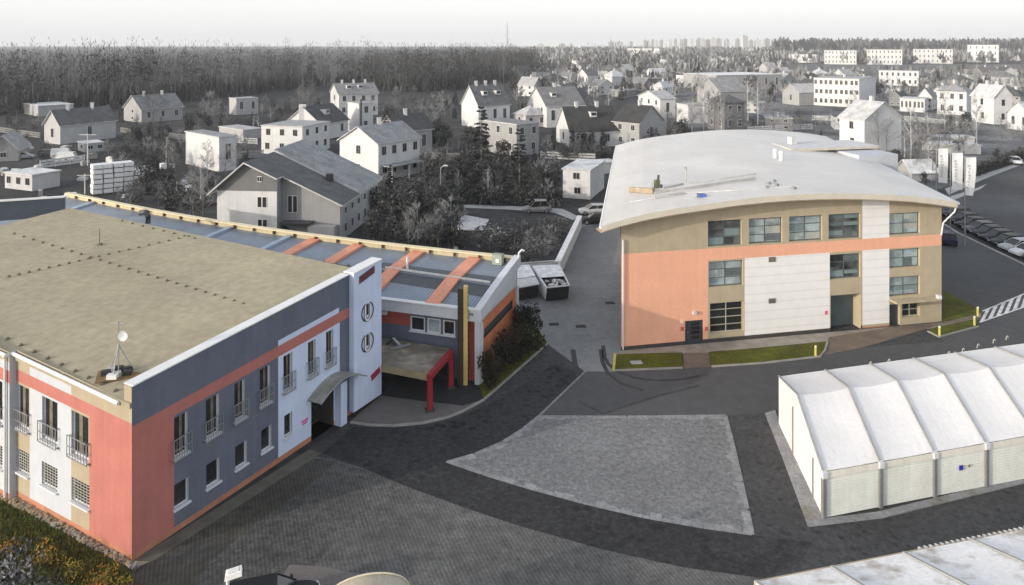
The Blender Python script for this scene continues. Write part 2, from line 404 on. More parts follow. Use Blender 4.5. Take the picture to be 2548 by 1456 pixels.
# parapet cap along the right facade
mb = MB()
def capbar(W, s0, s1, o0, o1, h, m):
    mb.hexa([W.P(s0, 1.003, o0), W.P(s1, 1.003, o0), W.P(s1, 1.003, o1), W.P(s0, 1.003, o1)], [W.P(s0, 1.003, o0)+V(0, 0, h), W.P(s1, 1.003, o0)+V(0, 0, h), W.P(s1, 1.003, o1)+V(0, 0, h), W.P(s0, 1.003, o1)+V(0, 0, h)], m)
for i in range(7): capbar(W1, lerp(0, s0-.05, i/7)+.012, lerp(0, s0-.05, (i+1)/7)-.012, -.62, .07, .06, WHITE_CAP)
mb.build('parapet_cap', off)
mb = MB()      # inner face of the parapet and its return at the corner
Bq = s0
for (p, q) in ((0, Bq),):
    mb.hexa([W1.P(0, .86, -.58), W1.P(Bq, .93, -.58), W1.P(Bq, .93, -.02), W1.P(0, .86, -.02)], [W1.P(0, 1.0, -.58), W1.P(Bq, 1.0, -.58), W1.P(Bq, 1.0, -.02), W1.P(0, 1.0, -.02)], BEIGE)
mb.build('parapet', off)
# --- left facade
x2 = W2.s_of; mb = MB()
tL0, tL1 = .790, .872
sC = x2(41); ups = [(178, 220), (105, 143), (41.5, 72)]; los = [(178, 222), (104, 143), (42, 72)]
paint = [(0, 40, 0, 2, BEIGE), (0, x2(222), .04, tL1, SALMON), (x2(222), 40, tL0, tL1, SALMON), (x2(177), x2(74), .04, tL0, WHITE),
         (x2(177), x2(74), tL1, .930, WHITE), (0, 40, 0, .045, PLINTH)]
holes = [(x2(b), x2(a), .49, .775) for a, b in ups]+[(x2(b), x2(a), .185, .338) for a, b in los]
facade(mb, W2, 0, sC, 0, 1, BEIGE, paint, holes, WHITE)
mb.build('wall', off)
for a, b in ups: window(W2, x2(b), x2(a), .49, .775, off, nv=0, rail=STEEL, sill=WFRAME, fw=.07, curtain=True)
for a, b in los: window(W2, x2(b), x2(a), .185, .338, off, nv=0, sill=WFRAME, bars=BARS, fw=.06)
# projecting bay that runs off to the left
ob = .2
while ob < 3:
    p = W2.P(sC, 0, ob)
    if CX+p.x/p.y*F < 24: break
    ob += .02
W2b = Wall(W2.P(sC, 0, ob), W2.P(37, 0, ob), W2.top(sC), W2.top(37))
Lb = W2b.L; mb = MB(); x2b = W2b.s_of
facade(mb, W2b, 0, Lb, 0, 1, BEIGE, [(0, Lb, 0, tL0, WHITE), (0, Lb, tL0, tL1, SALMON), (0, Lb, 0, .045, PLINTH), (0, x2b(0), tL1, .93, WHITE)],
       [(x2b(6), x2b(-30), .49, .775), (x2b(6), x2b(-30), .185, .338)], WHITE)
mb.face([W2.P(sC, 0, 0), W2.P(sC, 0, ob), W2.P(sC, 1, ob), W2.P(sC, 1, 0)], WHITE)
mb.build('wall', off)
window(W2b, x2b(6), x2b(-30), .49, .775, off, nv=1, rail=STEEL, sill=WFRAME, fw=.10)
window(W2b, x2b(6), x2b(-30), .185, .338, off, nv=1, sill=WFRAME, bars=BARS, fw=.08)
# gutter, downpipe
mb = MB(); mb.tube([W2.P(.75, .985, .2), W2.P(sC, .985, .2), W2.P(sC, .985, ob+.18), W2.P(37, .985, ob+.18)], .10, WHITE_CAP, 8); mb.build('gutter', off)
mb = MB(); dp = x2b(17); mb.tube([W2b.P(dp, .985, .18), W2b.P(dp, .95, .10), W2b.P(dp, .02, .10)], .065, WHITE_CAP, 8); mb.build('downpipe', off)
# roof: bilinear sheet
Dr = V(-43.0, 72.0, 0); Br = W1.P(x1(903), 0, 0)
zA, zB, zD, zE = 7.66, 9.36, 9.0, 8.35
ROOF = mat('beige_roof_felt', (.36, .315, .215), var=.10, scale=.18, fine=.12, bump=.15, stain=(.30, .27, .2), stain_amt=.5, stain_scale=.12,
           extra=brick_extra(.49, 5.2, 1.05, .010, .80, .04))
rows = []; n = 14
fa = W2.P(0, 0, .12); fe = W2.P(37, 0, .12); fd = V(fe.x, fe.y, 0)+(Dr-Br).project(Dr-Br)*0+ab*19.2
for i in range(n+1):
    u = i/n; r = []
    for j in range(n+1):
        v = j/n
        p0 = lerp(fa, fe, v); p1 = lerp(Br, Dr, v*37/37.0) if v <= 1 else Dr
        p = lerp(p0, p1, u); p.z = lerp(lerp(zA, zE, v), lerp(zB, zD, v), u)+.03*math.sin(5*u+7*v)*math.sin(math.pi*u)*math.sin(math.pi*v)
        r.append(p)
    rows.append(r)
mb = MB(); mb.slab(rows, .25, ROOF); roof = mb.build('roof', off)
def roofp(px, py):
    "point on the flat roof seen at px, py"
    z = 8.6
    for _ in range(12):
        g = G(px, py, z); rel = V(g.x, g.y, 0)-V(A.x, A.y, 0)
        u = max(0, min(1, rel.dot(ab)/19.0)); v = max(0, min(1, rel.dot(ldir)/37))
        z = lerp(lerp(zA, zE, v), lerp(zB, zD, v), u)
    return G(px, py, z)
# raised end wall at the far left of the roof, with dark inner face
wa = G(-60, 528, 9.0); wb = G(161, 513, 9.0)
mb = MB(); PANEL = mat('dark_blue_panel', (.055, .075, .10), rough=.6)
dd = (wb-wa); dd.z = 0; nn = V(dd.y, -dd.x, 0).normalized()
mb.hexa([V(wa.x, wa.y, 8.0), V(wb.x, wb.y, 8.0), V(wb.x, wb.y, 8.0)-nn*.4, V(wa.x, wa.y, 8.0)-nn*.4], [V(wa.x, wa.y, 9.82), V(wb.x, wb.y, 9.82), V(wb.x, wb.y, 9.82)-nn*.4, V(wa.x, wa.y, 9.82)-nn*.4], PANEL)
mb.hexa([V(wa.x, wa.y, 9.83)+nn*.08, V(wb.x, wb.y, 9.83)+nn*.08, V(wb.x, wb.y, 9.83)-nn*.5, V(wa.x, wa.y, 9.83)-nn*.5], [V(wa.x, wa.y, 9.95)+nn*.08, V(wb.x, wb.y, 9.95)+nn*.08, V(wb.x, wb.y, 9.95)-nn*.5, V(wa.x, wa.y, 9.95)-nn*.5], WHITE_CAP)
mb.build('end_parapet', off)
mb = MB()      # hidden back and end walls close the volume
for p, q, z in ((V(Br.x, Br.y, 0), Dr, 8.7), (Dr, V(E.x, E.y, 0)+ab*.5, 8.0)):
    mb.face([p, q, V(q.x, q.y, z), V(p.x, p.y, z)], BEIGE)
q0, q1_ = W1.P(L1, 0, 0), W1.P(L1, 0, 0)-W1.n*8
mb.face([q0, q1_, V(q1_.x, q1_.y, 8.9), V(q0.x, q0.y, 8.9)], GREYBLUE); mb.build('wall', off)
# things on the roof ------------------------------------------------
PEG = mat('peg_dark', (.16, .135, .09)); pegs = []
def pegline(a, b, n):
    for i in range(n): pegs.append((lerp(a[0], b[0], i/(n-1)), lerp(a[1], b[1], i/(n-1))))
pegline(Rr(0, 1, 90, 1140), Rr(0, 1, 1840, 748), 19); pegline(Rr(0, 1, 140, 722), Rr(0, 1, 2375, 1410), 25)
pegline(Rr(0, 2, 75, 447), Rr(0, 2, 1130, 955), 9); pegline(Rr(1, 1, 540, 985), Rr(1, 1, 900, 1030), 4); pegline(Rr(0, 1, 1190, 598), Rr(0, 1, 1900, 770), 8)
pm = None
for px, py in pegs:
    p = roofp(px, py)
    if pm is None:
        mb = MB(); mb.box(p, .19, .19, .07, PEG, .5); mb.tube([p+V(0, 0, .07), p+V(0, 0, .13)], .04, PEG, 5); pm = mb.build('wire_holder', org=p)
        tag(pm, 'small dark wire holder standing on the flat beige roof', 'wire holder', 'wire holders in rows across the beige roof')
    else:
        c = pm.copy(); COL.objects.link(c); c.location = p
rd = roofp(248, 610)
t = thing('lightning_rod', 'thin dark lightning rod standing alone on the flat beige roof', 'lightning rod', rd)
mb = MB(); mb.tube([rd, rd+V(0, 0, 1.35)], .035, DSTEEL, 5, .02); mb.build('rod', t); mb = MB(); mb.box(rd, .3, .3, .14, PEG); mb.build('base', t)
ac = roofp(295, 931)
t = thing('antenna_mast', 'tripod antenna mast with white dish, standing in blocks at the roof corner', 'antenna', ac)
mb = MB(); mb.tube([ac, ac+V(0, 0, 2.75)], .03, STEEL, 6); mb.build('mast', t)
for k in range(3):
    a = .6+k*2.094; f = ac+V(.72*math.cos(a), .72*math.sin(a), 0)
    mb = MB(); mb.tube([f, ac+V(0, 0, 1.55)], .03, CONC, 5); mb.build('leg', t)
mb = MB(); mb.tube([ac+V(-.5, .1, 2.6), ac+V(.35, -.07, 2.66)], .018, STEEL, 5)
for k in range(5): mb.tube([ac+V(-.45+.18*k, .1, 2.6), ac+V(-.45+.18*k, -.12, 2.62)], .01, STEEL, 4)
mb.build('yagi_aerial', t)
mb = MB(); c = ac+V(.28, -.14, 2.02); ring = []
for rr_, dd_ in ((.02, .05), (.14, .035), (.26, 0)):
    ring.append([c+V(rr_*math.cos(2*math.pi*i/14), dd_, rr_*math.sin(2*math.pi*i/14)) for i in range(15)])
mb.grid(ring, WFRAME); ring2 = [[p+V(0, .03, 0) for p in r] for r in ring]; mb.grid(ring2, WFRAME); mb.tube([c+V(0, .05, 0), ac+V(0, 0, 2.02)], .02, STEEL, 5); mb.build('dish', t)
mb = MB(); mb.box(ac+V(.05, 0, .0), 2.1, 1.5, .05, mat('rusty_board', (.20, .13, .06), var=.3), .4); tag(mb.build('base_board', org=ac), 'stained brown board under the antenna tripod', 'board')
DBL = mat('dark_ballast', (.04, .04, .045)); 
for k, (dx, dy, w_, m_) in enumerate(((-.55, -.2, .42, DBL), (-.15, .3, .4, DBL), (.35, .25, .4, DBL), (-.5, .25, .35, CONC), (.1, -.35, .38, CONC), (.55, -.15, .38, DBL), (.02, -.62, .5, WHITE_CAP))):
    mb = MB(); mb.box(ac+V(dx, dy, .055), w_, .3, .22, m_, R_.random()); 
    tag(mb.build('ballast_block', org=ac+V(dx, dy, 0)), {DBL: 'dark ballast block weighing down the antenna tripod', CONC: 'pale grey ballast block between the dark ones under the antenna', WHITE_CAP: 'white ballast block nearest the roof edge under the antenna'}[m_], 'block', 'ballast blocks under the antenna mast')
# ================================================================== ANNEX (low wing behind)
FR = V(-2.4, 54.2, 0); FL = V(-10.9, 57.0, 0); BR = V(.44, 62.8, 0); BL = V(-50.4, 83.8, 0); FLL = V(-53.0, 75.6, 0)
ann = thing('annex_building', 'low annex wing with ribbed grey roof crossed by salmon bands', 'building', FR)
METAL = mat('grey_blue_metal_roof', (.28, .325, .385), rough=.45, metal=.25, var=.12, scale=.5, extra=lines_extra(.34, 1.35, .62))
def awp(u, v, dz=0.):
    "u from right end to left end, v from front eave to back"
    p = lerp(lerp(FR, FLL, u), lerp(BR, BL, u), v)
    zf, zm, zb = 5.25, 6.0, 6.35
    z = lerp(zf, zm, v/.45) if v < .45 else lerp(zm, zb, (v-.45)/.55)
    p.y -= 2.3*math.sin(math.pi*min(1, max(0, u)))*min(1, max(0, v)); p.z = z+u*1.25+dz; return p
NU = 26
rows = [[awp(i/NU, v) for i in range(NU+1)] for v in (-.02, .2, .43, .46, .75, 1.0)]
mb = MB(); mb.slab(rows, .2, METAL); aroof = mb.build('roof', ann)
RSHADE = mat('painted_roof_shade', (.105, .115, .125), rough=.5, metal=.2, var=.1, extra=lines_extra(.34, 1.35, .55))  # darker copy of the roof metal, painting shade on its steeper curve
for v0, v1, ue in ((.24, .43, .2), (.47, .62, .2)):
    mb = MB(); mb.slab([[awp(ue*i/8+.003, v0, .02) for i in range(9)], [awp(ue*i/8+.003, v1, .02) for i in range(9)]], .015, RSHADE); mb.build('roof_sheet', ann)  # painted shade bands laid on the roof, above and below the rail
def ribpx(px):
    for k in range(4000):
        u = k/4000; p = awp(u, 1.0, .3)
        if CX+p.x/p.y*F < px: return u
    return .99
ORANGE = mat('salmon_roof_band', (.70, .30, .19), rough=.6, var=.08)
BLUEB = mat('blue_grey_band', (.35, .42, .52), rough=.5)
for px, m_, wd in ((1183, ORANGE, 1.1), (1042, ORANGE, 1.1), (893, ORANGE, 1.0), (785, ORANGE, 1.0), (722, BLUEB, .5), (575, BLUEB, .5), (235, BLUEB, .5)):
    u = ribpx(px); du = wd/54/1.0
    mb = MB(); rr_ = [[awp(u-du/2, v, .2), awp(u+du/2, v, .2)] for v in (-.03, .2, .43, .47, .75, .985)]
    mb.slab([[a, b] for a, b in rr_], .3, m_); mb.build('roof_band', ann)
mb = MB(); mb.bar(awp(.012, .45, .18), awp(.185, .45, .18), .14, .14, CONC_W); mb.build('roof_rail', ann)
u = ribpx(1068); p = awp(u, .5); mb = MB(); mb.tube([p, p+V(0, 0, 1.1)], .10, WHITE_CAP, 8); mb.build('vent_pipe', ann)
# back parapet, lit inner face, brackets
YEL = mat('yellow_parapet', (.58, .49, .32), var=.1, streak=.1)
mb = MB()
rows = [[awp(i/NU, 1.0, -.3) for i in range(NU+1)], [awp(i/NU, 1.0, .52) for i in range(NU+1)]]
mb.grid(rows, YEL)
rows = [[awp(i/NU, 1.0, .52)+V(-.1, -.25, 0)*1 for i in range(NU+1)], [awp(i/NU, 1.0, .52)+V(.1, .3, 0) for i in range(NU+1)]]
mb.slab(rows, .09, mat('cream_cap', (.72, .62, .42), var=.06)); mb.build('parapet', ann)
for i in range(23):
    uu = .02+i*.043; p = awp(uu, .985, -.02); q = awp(uu+.001, .985)
    mb = MB(); mb.box(p+V(0, 0, .1), .13, .22, .40, mat('bracket_brown', (.10, .07, .04)), -.38); mb.build('bracket', ann)
mb = MB(); p = awp(.028, .93); mb.box(p, .85, .6, .85, mat('grey_green_box', (.30, .33, .28)), -.34); mb.box(p+V(-.05, -.32, .2), .3, .05, .3, WHITE_CAP, -.34); mb.build('vent_box', ann)
mb = MB(); p = V(BR.x+.1, BR.y-.2, 6.6); mb.tube([p, p+V(.05, 0, .7), p+V(.3, 0, .95), p+V(.5, 0, .85)], .08, WHITE_CAP, 7); mb.build('vent_pipe', ann)
p = roofp(365, 560); p = G(368, 556, 8.0)
mb = MB(); mb.tube([p+V(0, 0, 0), p+V(0, 0, .7), p+V(-.25, 0, 1.05), p+V(-.8, .1, .95)], .26, DSTEEL, 8); mb.build('duct', ann)
# front wall
W3 = Wall(FL-(FR-FL).normalized()*1.0, FR, 1, 1, -.45); x3 = W3.s_of; mb = MB()
facade(mb, W3, 0, W3.L-.02, 0, 5.1, GREYBLUE, [(0, W3.L, 3.45, 5.1, SALMON_D), (x3(1020), W3.L, 3.45, 5.1, GREYBLUE), (x3(1160), W3.L, 0, 5.1, SALMON_D)],
       [(x3(1021), x3(1057), 3.15, 4.25), (x3(1063), x3(1096), 3.15, 4.25), (x3(1102), x3(1132), 3.15, 4.25), (x3(985), x3(1130), 0, 1.9, .5, DARKPL)], WHITE)
mb.build('wall', ann)
for i, (a, b) in enumerate(((1021, 1057), (1063, 1096), (1102, 1132))): window(W3, x3(a), x3(b), 3.15, 4.25, ann, nv=0, glass=GLASSB if i == 1 else GLASS, sill=WFRAME, fw=.1, depth=.1)
mb = MB(); pbox(mb, W3, x3(985)+.02, x3(1130)-.02, .02, 1.88, -.5, -.45, GLASS); mb.build('door', ann)
W3f = Wall(FL-(FR-FL).normalized()*.6, FR, 1, 1, 0.)
mb = MB(); pbox(mb, W3f, 0, W3f.L+.1, 4.62, 5.42, -.25, .12, mat('pale_fascia', (.62, .63, .66), var=.05, streak=.08)); mb.build('fascia', ann)
mb = MB(); pbox(mb, W3f, -.2, W3f.L+.2, 5.43, 5.5, -.3, .2, WHITE_CAP); mb.build('gutter', ann)
mb = MB(); pbox(mb, W3f, W3f.L-.32, W3f.L+.08, 0, 4.6, -.3, .1, WHITE); mb.build('column', ann)
mb = MB(); q = x3(1187); mb.tube([W3f.P(W3f.L-1.15, 5.35, .3), W3f.P(W3f.L-1.15, 4.2, .3)], .09, WHITE_CAP, 7); mb.build('downpipe', ann)
for px, py in ((958, 795), (944, 805)):
    mb = MB(); q = x3(px); pbox(mb, W3, q-.25, q+.25, 4.2, 4.5, .05, .4, CONC_W); mb.build('lamp', ann)
# right end wall
W4 = Wall(FR, BR, 1, 1, 0)
W4.n = V(.95, -.316, 0); mb = MB(); ORW = mat('orange_brick_wall', (.50, .17, .08), var=.14, streak=.1)
facade(mb, W4, 0, W4.L, 0, 4.5, ORW, [], [(1.0, W4.L-1.3, 3.0, 3.7)], DARKPL, depth=.15, back=DSTEEL); mb.build('wall', ann)
for a in (0.02, W4.L-.45): 
    mb = MB(); pbox(mb, W4, a, a+.42, 0, 4.5, .005, .16, WHITE); mb.build('column', ann)
mb = MB(); n = 8; rows = []
for i in range(n+1):
    q = lerp(-.25, W4.L+.3, i/n); z = lerp(5.55, 6.95, i/n)+.10*math.sin(math.pi*i/n)
    rows.append([W4.P(q, z, -.35), W4.P(q, z, .22)])
mb.slab(rows, .9, mat('pale_fascia', 0.6), WHITE); mb.build('gable_fascia', ann)
mb = MB(); mb.face([W4.P(0, 4.4, -.05), W4.P(W4.L, 4.4, -.05), W4.P(W4.L, 6.0, -.05), W4.P(0, 5.0, -.05)], WHITE); mb.face([BR, BL, V(BL.x, BL.y, 7.4), V(BR.x, BR.y, 6.2)], BEIGE); mb.face([BL, FLL, V(FLL.x, FLL.y, 6.2), V(BL.x, BL.y, 7.4)], BEIGE); mb.build('wall', ann)
# porch roof slab
PORCH = mat('porch_roof', (.20, .17, .13), var=.35, scale=.9, stain=(.42, .36, .3), stain_amt=.8, stain_scale=.5)
pq = [V(-9.6, 52.3, 0), V(-5.75, 50.7, 0), V(-4.6, 55.0, 0), V(-10.6, 57.2, 0)]
mb = MB(); mb.hexa([p+V(0, 0, 1.88) for p in pq], [p+V(0, 0, 2.35) for p in pq], mat('porch_fascia', (.30, .25, .15), var=.15), PORCH)
pr = mb.build('porch_roof', ann)
for (x, y, a, l, m_) in ((-9.0, 54.7, .3, 1.5, STEEL), (-8.3, 55.2, 2.2, 1.2, CONC_W), (-9.4, 55.6, 1.0, .8, DSTEEL)):
    mb = MB(); mb.bar(V(x, y, 2.42), V(x+l*math.cos(a), y+l*math.sin(a), 2.62), .16, .12, m_); mb.build('roof_debris', pr)
# red gate frame in front of the porch
gp = G(1069, 1022); gb = G(1121, 964)
t = thing('gate_frame', 'red steel portal frame with two posts standing before the porch', 'gate frame', gp)
CRIM = mat('crimson_paint', (.27, .022, .03), rough=.45, var=.1)
for p, h in ((gp, 2.35), (gb, 2.5)):
    mb = MB(); mb.box(p, .34, .34, h, CRIM, .3); mb.build('post', t)
    mb = MB(); mb.box(p+V(0, 0, .002), .6, .6, .12, DARKPL, .3); mb.build('foot', t)
mb = MB(); mb.bar(gp+V(-.05, -.2, 2.36), gb+V(.05, .2, 2.51), .36, .34, CRIM); mb.build('beam', t)
# tall blade sign
pp = G(1146, 955)
t = thing('blade_sign', 'tall narrow yellow and black pylon sign in front of the annex windows', 'sign', pp)
mb = MB(); mb.box(pp, .42, .5, 7.05, mat('blade_dark', (.055, .045, .035), rough=.5, streak=.3)); mb.build('post', t)
mb = MB(); mb.box(pp+V(.37, -.05, 0), .30, .5, 7.2, mat('blade_yellow', (.62, .46, .16), rough=.5, streak=.25)); mb.build('panel', t)
mb = MB(); 
for k in range(14): mb.box(pp+V(.54, -.05, .6+k*.47), .03, .34, .22, MATS['blade_dark'])
mb.build('trim', t)
# ================================================================== WAREHOUSE (right)
Lw = G(1545, 872); Rw = G(2342, 800)
W5 = Wall(Lw, Rw, 1, 1); x5 = W5.s_of
wh = thing('warehouse', 'three-storey hall with white arched roof and salmon, beige and white front', 'building', Lw)
fe_px = [(1496, 563), (1545, 548), (1605, 533), (1680, 519), (1758, 508), (1835, 497), (1910, 489), (1975, 484.5), (2038, 482), (2090, 481.5), (2140, 482), (2205, 484.5), (2267, 488), (2325, 495), (2382, 503)]
W6 = Wall(Lw, Rw, 1, 1, 1.35)
front = [W6.P(W6.s_of(px), W6.t_of(px, py)) for px, py in fe_px]
def archw(q):
    "underside of the roof over the wall"
    for i in range(len(front)-1):
        k0, k1 = [(front[k]-W6.a).dot(W6.d) for k in (i, i+1)]
        if k0 <= q <= k1: return lerp(front[i].z, front[i+1].z, (q-k0)/(k1-k0))-.50
    return 9.0
gw0 = mat('grey_side_wall', (.30, .30, .30))
zs0, zs1 = 6.85, 7.85
LB = x5(1761); P0, P1_, Q0, Q1, C0, C1 = x5(1852), x5(2064), x5(2064), x5(2142), x5(2145), x5(2212)
WHW = mat('warehouse_white_panel', (.80, .785, .765), var=.03, fine=.02, extra=zlines_extra(.42, .90))
paint = [(0, 99, 0, 20, BEIGE_W), (0, LB, 0, zs1, SALMON_W), (0, 99, zs0, zs1, SALMON_W), (P0, P1_, .3, zs0, WHW), (C0, C1, .3, zs0, WHW), (C0, C1, zs1, 20, WHW), (0, C0, 0, .3, DARKPL), (C0, C1, 0, .12, PLINTH)]
r1 = [(1761, 1845), (1863, 1946), (1963, 2045), (2061, 2140), (2212, 2288)]
hl = [(x5(a), x5(b), 8.0, 10.15) for a, b in r1]
hl[-1] = (x5(2212), x5(2288), 8.05, 9.95)
r2 = [(1763, 1848, 4.6, 6.72), (2064, 2140, 4.5, 6.65), (2212, 2288, 5.1, 6.75), (2212, 2288, 2.6, 4.3)]
hl += [(x5(a), x5(b), c, d) for a, b, c, d in r2]
hl += [(x5(1766), x5(1850), .7, 3.25), (x5(1704), x5(1748), 0, 1.95, .25, DARKPL), (x5(2066), x5(2141), 0, 3.1, 1.2, BEIGE_W), (x5(2212), x5(2239), 0, 1.9, .4), (x5(2244), x5(2288), .65, 1.9)]
mb = MB(); facade(mb, W5, 0, W5.L, 0, 12, BEIGE_W, paint, hl, BEIGE_W, depth=.30, arch=archw); mb.build('wall', wh)
gl = [GLASSM, GLASSB, GLASSB, GLASSM, GLASSB, GLASSB, GLASSM, GLASSB, GLASSB]
for h, g in zip(hl[:9], gl):
    window(W5, h[0], h[1], h[2], h[3], wh, depth=.28, frame=mat('dark_green_frame', (.10, .11, .10), rough=.5), glass=g, nv=1, nh=2 if h[3]-h[2] > 1.9 else 1, fw=.09, blinds=BLIND if g is GLASSB else [BLIND[4], BLIND[2], GLASS])
window(W5, *hl[9][:4], wh, depth=.28, frame=BEIGEFR, glass=GLASS, nv=1, nh=3, fw=.1)
window(W5, *hl[13][:4], wh, depth=.28, frame=BEIGEFR, glass=GLASS, nv=1, nh=1, fw=.1)
def door5(h, m, dp, lites=0):
    mb = MB(); pbox(mb, W5, h[0]+.01, h[1]-.01, h[2]+.01, h[3]-.01, -dp, -dp+.06, m); d = mb.build('door', wh)
    for k in range(lites):
        mb = MB(); z = .35+k*.38; pbox(mb, W5, lerp(h[0], h[1], .38), lerp(h[0], h[1], .86), z, z+.26, -dp+.055, -dp+.08, GLASS); mb.build('pane', d)
    mb = MB(); q = lerp(h[0], h[1], .2); pbox(mb, W5, q-.05, q+.05, .95, 1.02, -dp+.06, -dp+.13, STEEL); mb.build('handle', d)
DOORM = mat('anthracite_door', (.05, .058, .068), rough=.5)
door5(hl[10], DOORM, .22, 4); door5(hl[12], DOORM, .35, 0)
mb = MB(); h = hl[11]; ROLL = mat('grey_green_shutter', (.10, .135, .14), rough=.55, extra=None)
for k in range(14): pbox(mb, W5, h[0]+.01, h[1]-.01, .02+k*.22, .02+k*.22+.205, -1.15, -1.08, ROLL)
mb.build('roller_shutter', wh)
VENT = mat('vent_brown', (.14, .12, .10))
for px, py in ((1920, 645), (1920, 748)):
    q = x5(px); z = W5.t_of(px, py); mb = MB()
    for k in range(4): pbox(mb, W5, q-.32, q+.32, z-.22+k*.11, z-.22+k*.11+.075, .0, .06, VENT)
    mb.build('vent_grille', wh)
for px, py, c_ in ((2055, 778, (.7, .15, .25)), (1696, 800, (.8, .6, .45)), (1697, 818, (.5, .12, .1)), (1757, 818, (.5, .12, .1))):
    q = x5(px); z = W5.t_of(px, py); mb = MB(); pbox(mb, W5, q-.14, q+.14, z-.16, z+.16, .0, .03, mat('sign_%d' % px, c_)); mb.build('sign', wh)
mb = MB(); q = x5(1726); pbox(mb, W5, q-.14, q+.14, 2.5, 2.75, 0, .22, CONC_W); mb.build('lamp', wh)
mb = MB(); pbox(mb, W5, x5(2213), x5(2322), 2.22, 2.38, .0, .9, BEIGE_W); mb.build('canopy', wh)
mb = MB(); q = x5(2318); mb.box(W5.P(q, 2.40, .8), .35, .35, .3, WFRAME); mb.build('lamp', wh)
mb = MB(); mb.tube([W5.P(.12, 9.0, .12), W5.P(.12, .1, .12)], .06, WHITE_CAP, 7); mb.build('downpipe', wh)
# side and back walls
BKL = V(16.0, 104.0, 0); BKR = BKL+W5.d*31.5
mb = MB()
mb.face([Lw, BKL, V(BKL.x, BKL.y, 9.3), V(Lw.x, Lw.y, 9.3)], gw0); mb.face([BKL, BKR, V(BKR.x, BKR.y, 9.6), V(BKL.x, BKL.y, 9.3)], BEIGE_W); mb.face([Rw, BKR, V(BKR.x, BKR.y, 9.9), V(Rw.x, Rw.y, 10.2)], BEIGE_W)
mb.build('wall', wh)
# arched roof; front edge read off the photograph on a plane before the wall
W6 = Wall(Lw, Rw, 1, 1, 1.35)
backdir = W5.d
back = []
for i, p in enumerate(front):
    k = (p-front[0]).dot(W5.d)
    q = BKL+V(-1.2, .5, 0)+W5.d*k; q.z = p.z+.05; back.append(q)
WROOF = mat('pale_roof_membrane', (.61, .575, .535), rough=.4, var=.10, scale=.15, fine=.04, stain=(.46, .46, .47), stain_amt=.4, stain_scale=.1, extra=lines_extra(-.2, .25, .985))
rows = [[lerp(a, b, v/8) for a, b in zip(front, back)] for v in range(9)]
mb = MB(); mb.slab(rows, .48, WROOF, mat('eave_cream', (.60, .55, .45), var=.05)); rf = mb.build('roof', wh)
mb = MB(); mb.slab([[p-V(0, 0, .485) + W5.n*-.05 for p in front], [p-V(0, 0, .485)-W5.n*1.3 for p in front]], .08, mat('soffit_brown', (.36, .27, .18))); mb.build('soffit', wh)
mb = MB(); a, b = front[0]-V(.08, 0, .12), back[0]-V(.08, 0, .12); mb.tube([a, b], .13, WHITE_CAP, 7); mb.build('gutter', wh); mb = MB(); a, b = front[-1]+V(.08, 0, -.12), back[-1]+V(.08, 0, -.12); mb.tube([a, b], .13, BLUEB, 7); mb.build('gutter', wh)
p = front[-1]; mb = MB(); mb.tube([p+V(0, .1, -.15), p+V(-.15, .2, -.9), p+V(-1.1, .3, -1.9), p+V(-1.25, .35, -3)], .07, WHITE_CAP, 6); mb.build('downpipe', wh)
def whroof(px, py):
    "march along the view ray until it meets the arched roof"
    d = V((px-CX)/F, 1, -(py-HY)/F)
    for k in range(4800, 11200):
        p = V(0, 0, H)+d*(k/100); 
        rel = p-front[0]; v = None
        den = (back[0]-front[0]); a2 = W5.d; 
        det = a2.x*den.y-a2.y*den.x; u_ = (rel.x*den.y-rel.y*den.x)/det; v_ = (a2.x*rel.y-a2.y*rel.x)/det
        if 0 <= v_ <= 1.02 and 0 <= u_ <= (front[-1]-front[0]).dot(W5.d):
            for i in range(len(front)-1):
                k0 = (front[i]-front[0]).dot(W5.d); k1 = (front[i+1]-front[0]).dot(W5.d)
                if k0 <= u_ <= k1:
                    if p.z <= lerp(front[i].z, front[i+1].z, (u_-k0)/(k1-k0))+v_*.05: return p
                    break
    return G(px, py, 10.6)
def rod(name, px0, py0, px1, py1, w_, h_, m):
    a, b = whroof(px0, py0), whroof(px1, py1); mid = whroof((px0+px1)/2, (py0+py1)/2); mb = MB(); u_ = V(0, 0, h_*.5+.02); mb.bar(a+u_, mid+u_, w_, h_, m); mb.bar(mid+u_, b+u_, w_, h_, m); return mb.build(name, wh)
TAN = mat('tan_timber', (.34, .28, .20), var=.2)
rod('timber_beam', 1567, 478, 1626, 482, .35, .45, TAN)
rod('roof_cable_tray', 1627, 484, 1878, 447, .12, .22, CONC); rod('roof_cable_tray', 1650, 471, 1700, 460, .1, .16, CONC); rod('roof_cable_tray', 1712, 458, 1880, 434, .06, .1, CONC_W); rod('roof_cable_tray', 1628, 495, 1700, 484, .16, .2, CONC)
rod('roof_cable_tray', 1566, 505, 1630, 494, .06, .08, CONC_W); rod('roof_cable_tray', 1700, 483, 1975, 466, .05, .08, CONC_W)
p = whroof(1745, 490); mb = MB(); mb.box(p, .7, .5, .25, mat('blue_tarp', (.10, .16, .42)), .2); mb.box(p+V(-.35, .1, 0), .4, .3, .3, CONC, .5); mb.build('roof_box', wh)
p = whroof(1634, 468); mb = MB(); mb.box(p, .45, .4, .75, mat('dull_green', (.12, .14, .08)), .3); mb.box(p+V(-.4, -.1, 0), .2, .2, .5, CONC); mb.box(p+V(.4, -.1, 0), .16, .3, .35, DSTEEL); mb.tube([p+V(.1, 0, .7), p+V(.15, 0, 1.2)], .12, DSTEEL, 6); mb.build('roof_unit', wh)
p = whroof(1707, 455); mb = MB(); mb.tube([p, p+V(0, 0, 1.3)], .06, CONC, 6); mb.tube([p+V(0, 0, 1.2), p+V(-.12, 0, 1.5)], .10, CONC, 6); mb.build('vent_pipe', wh)
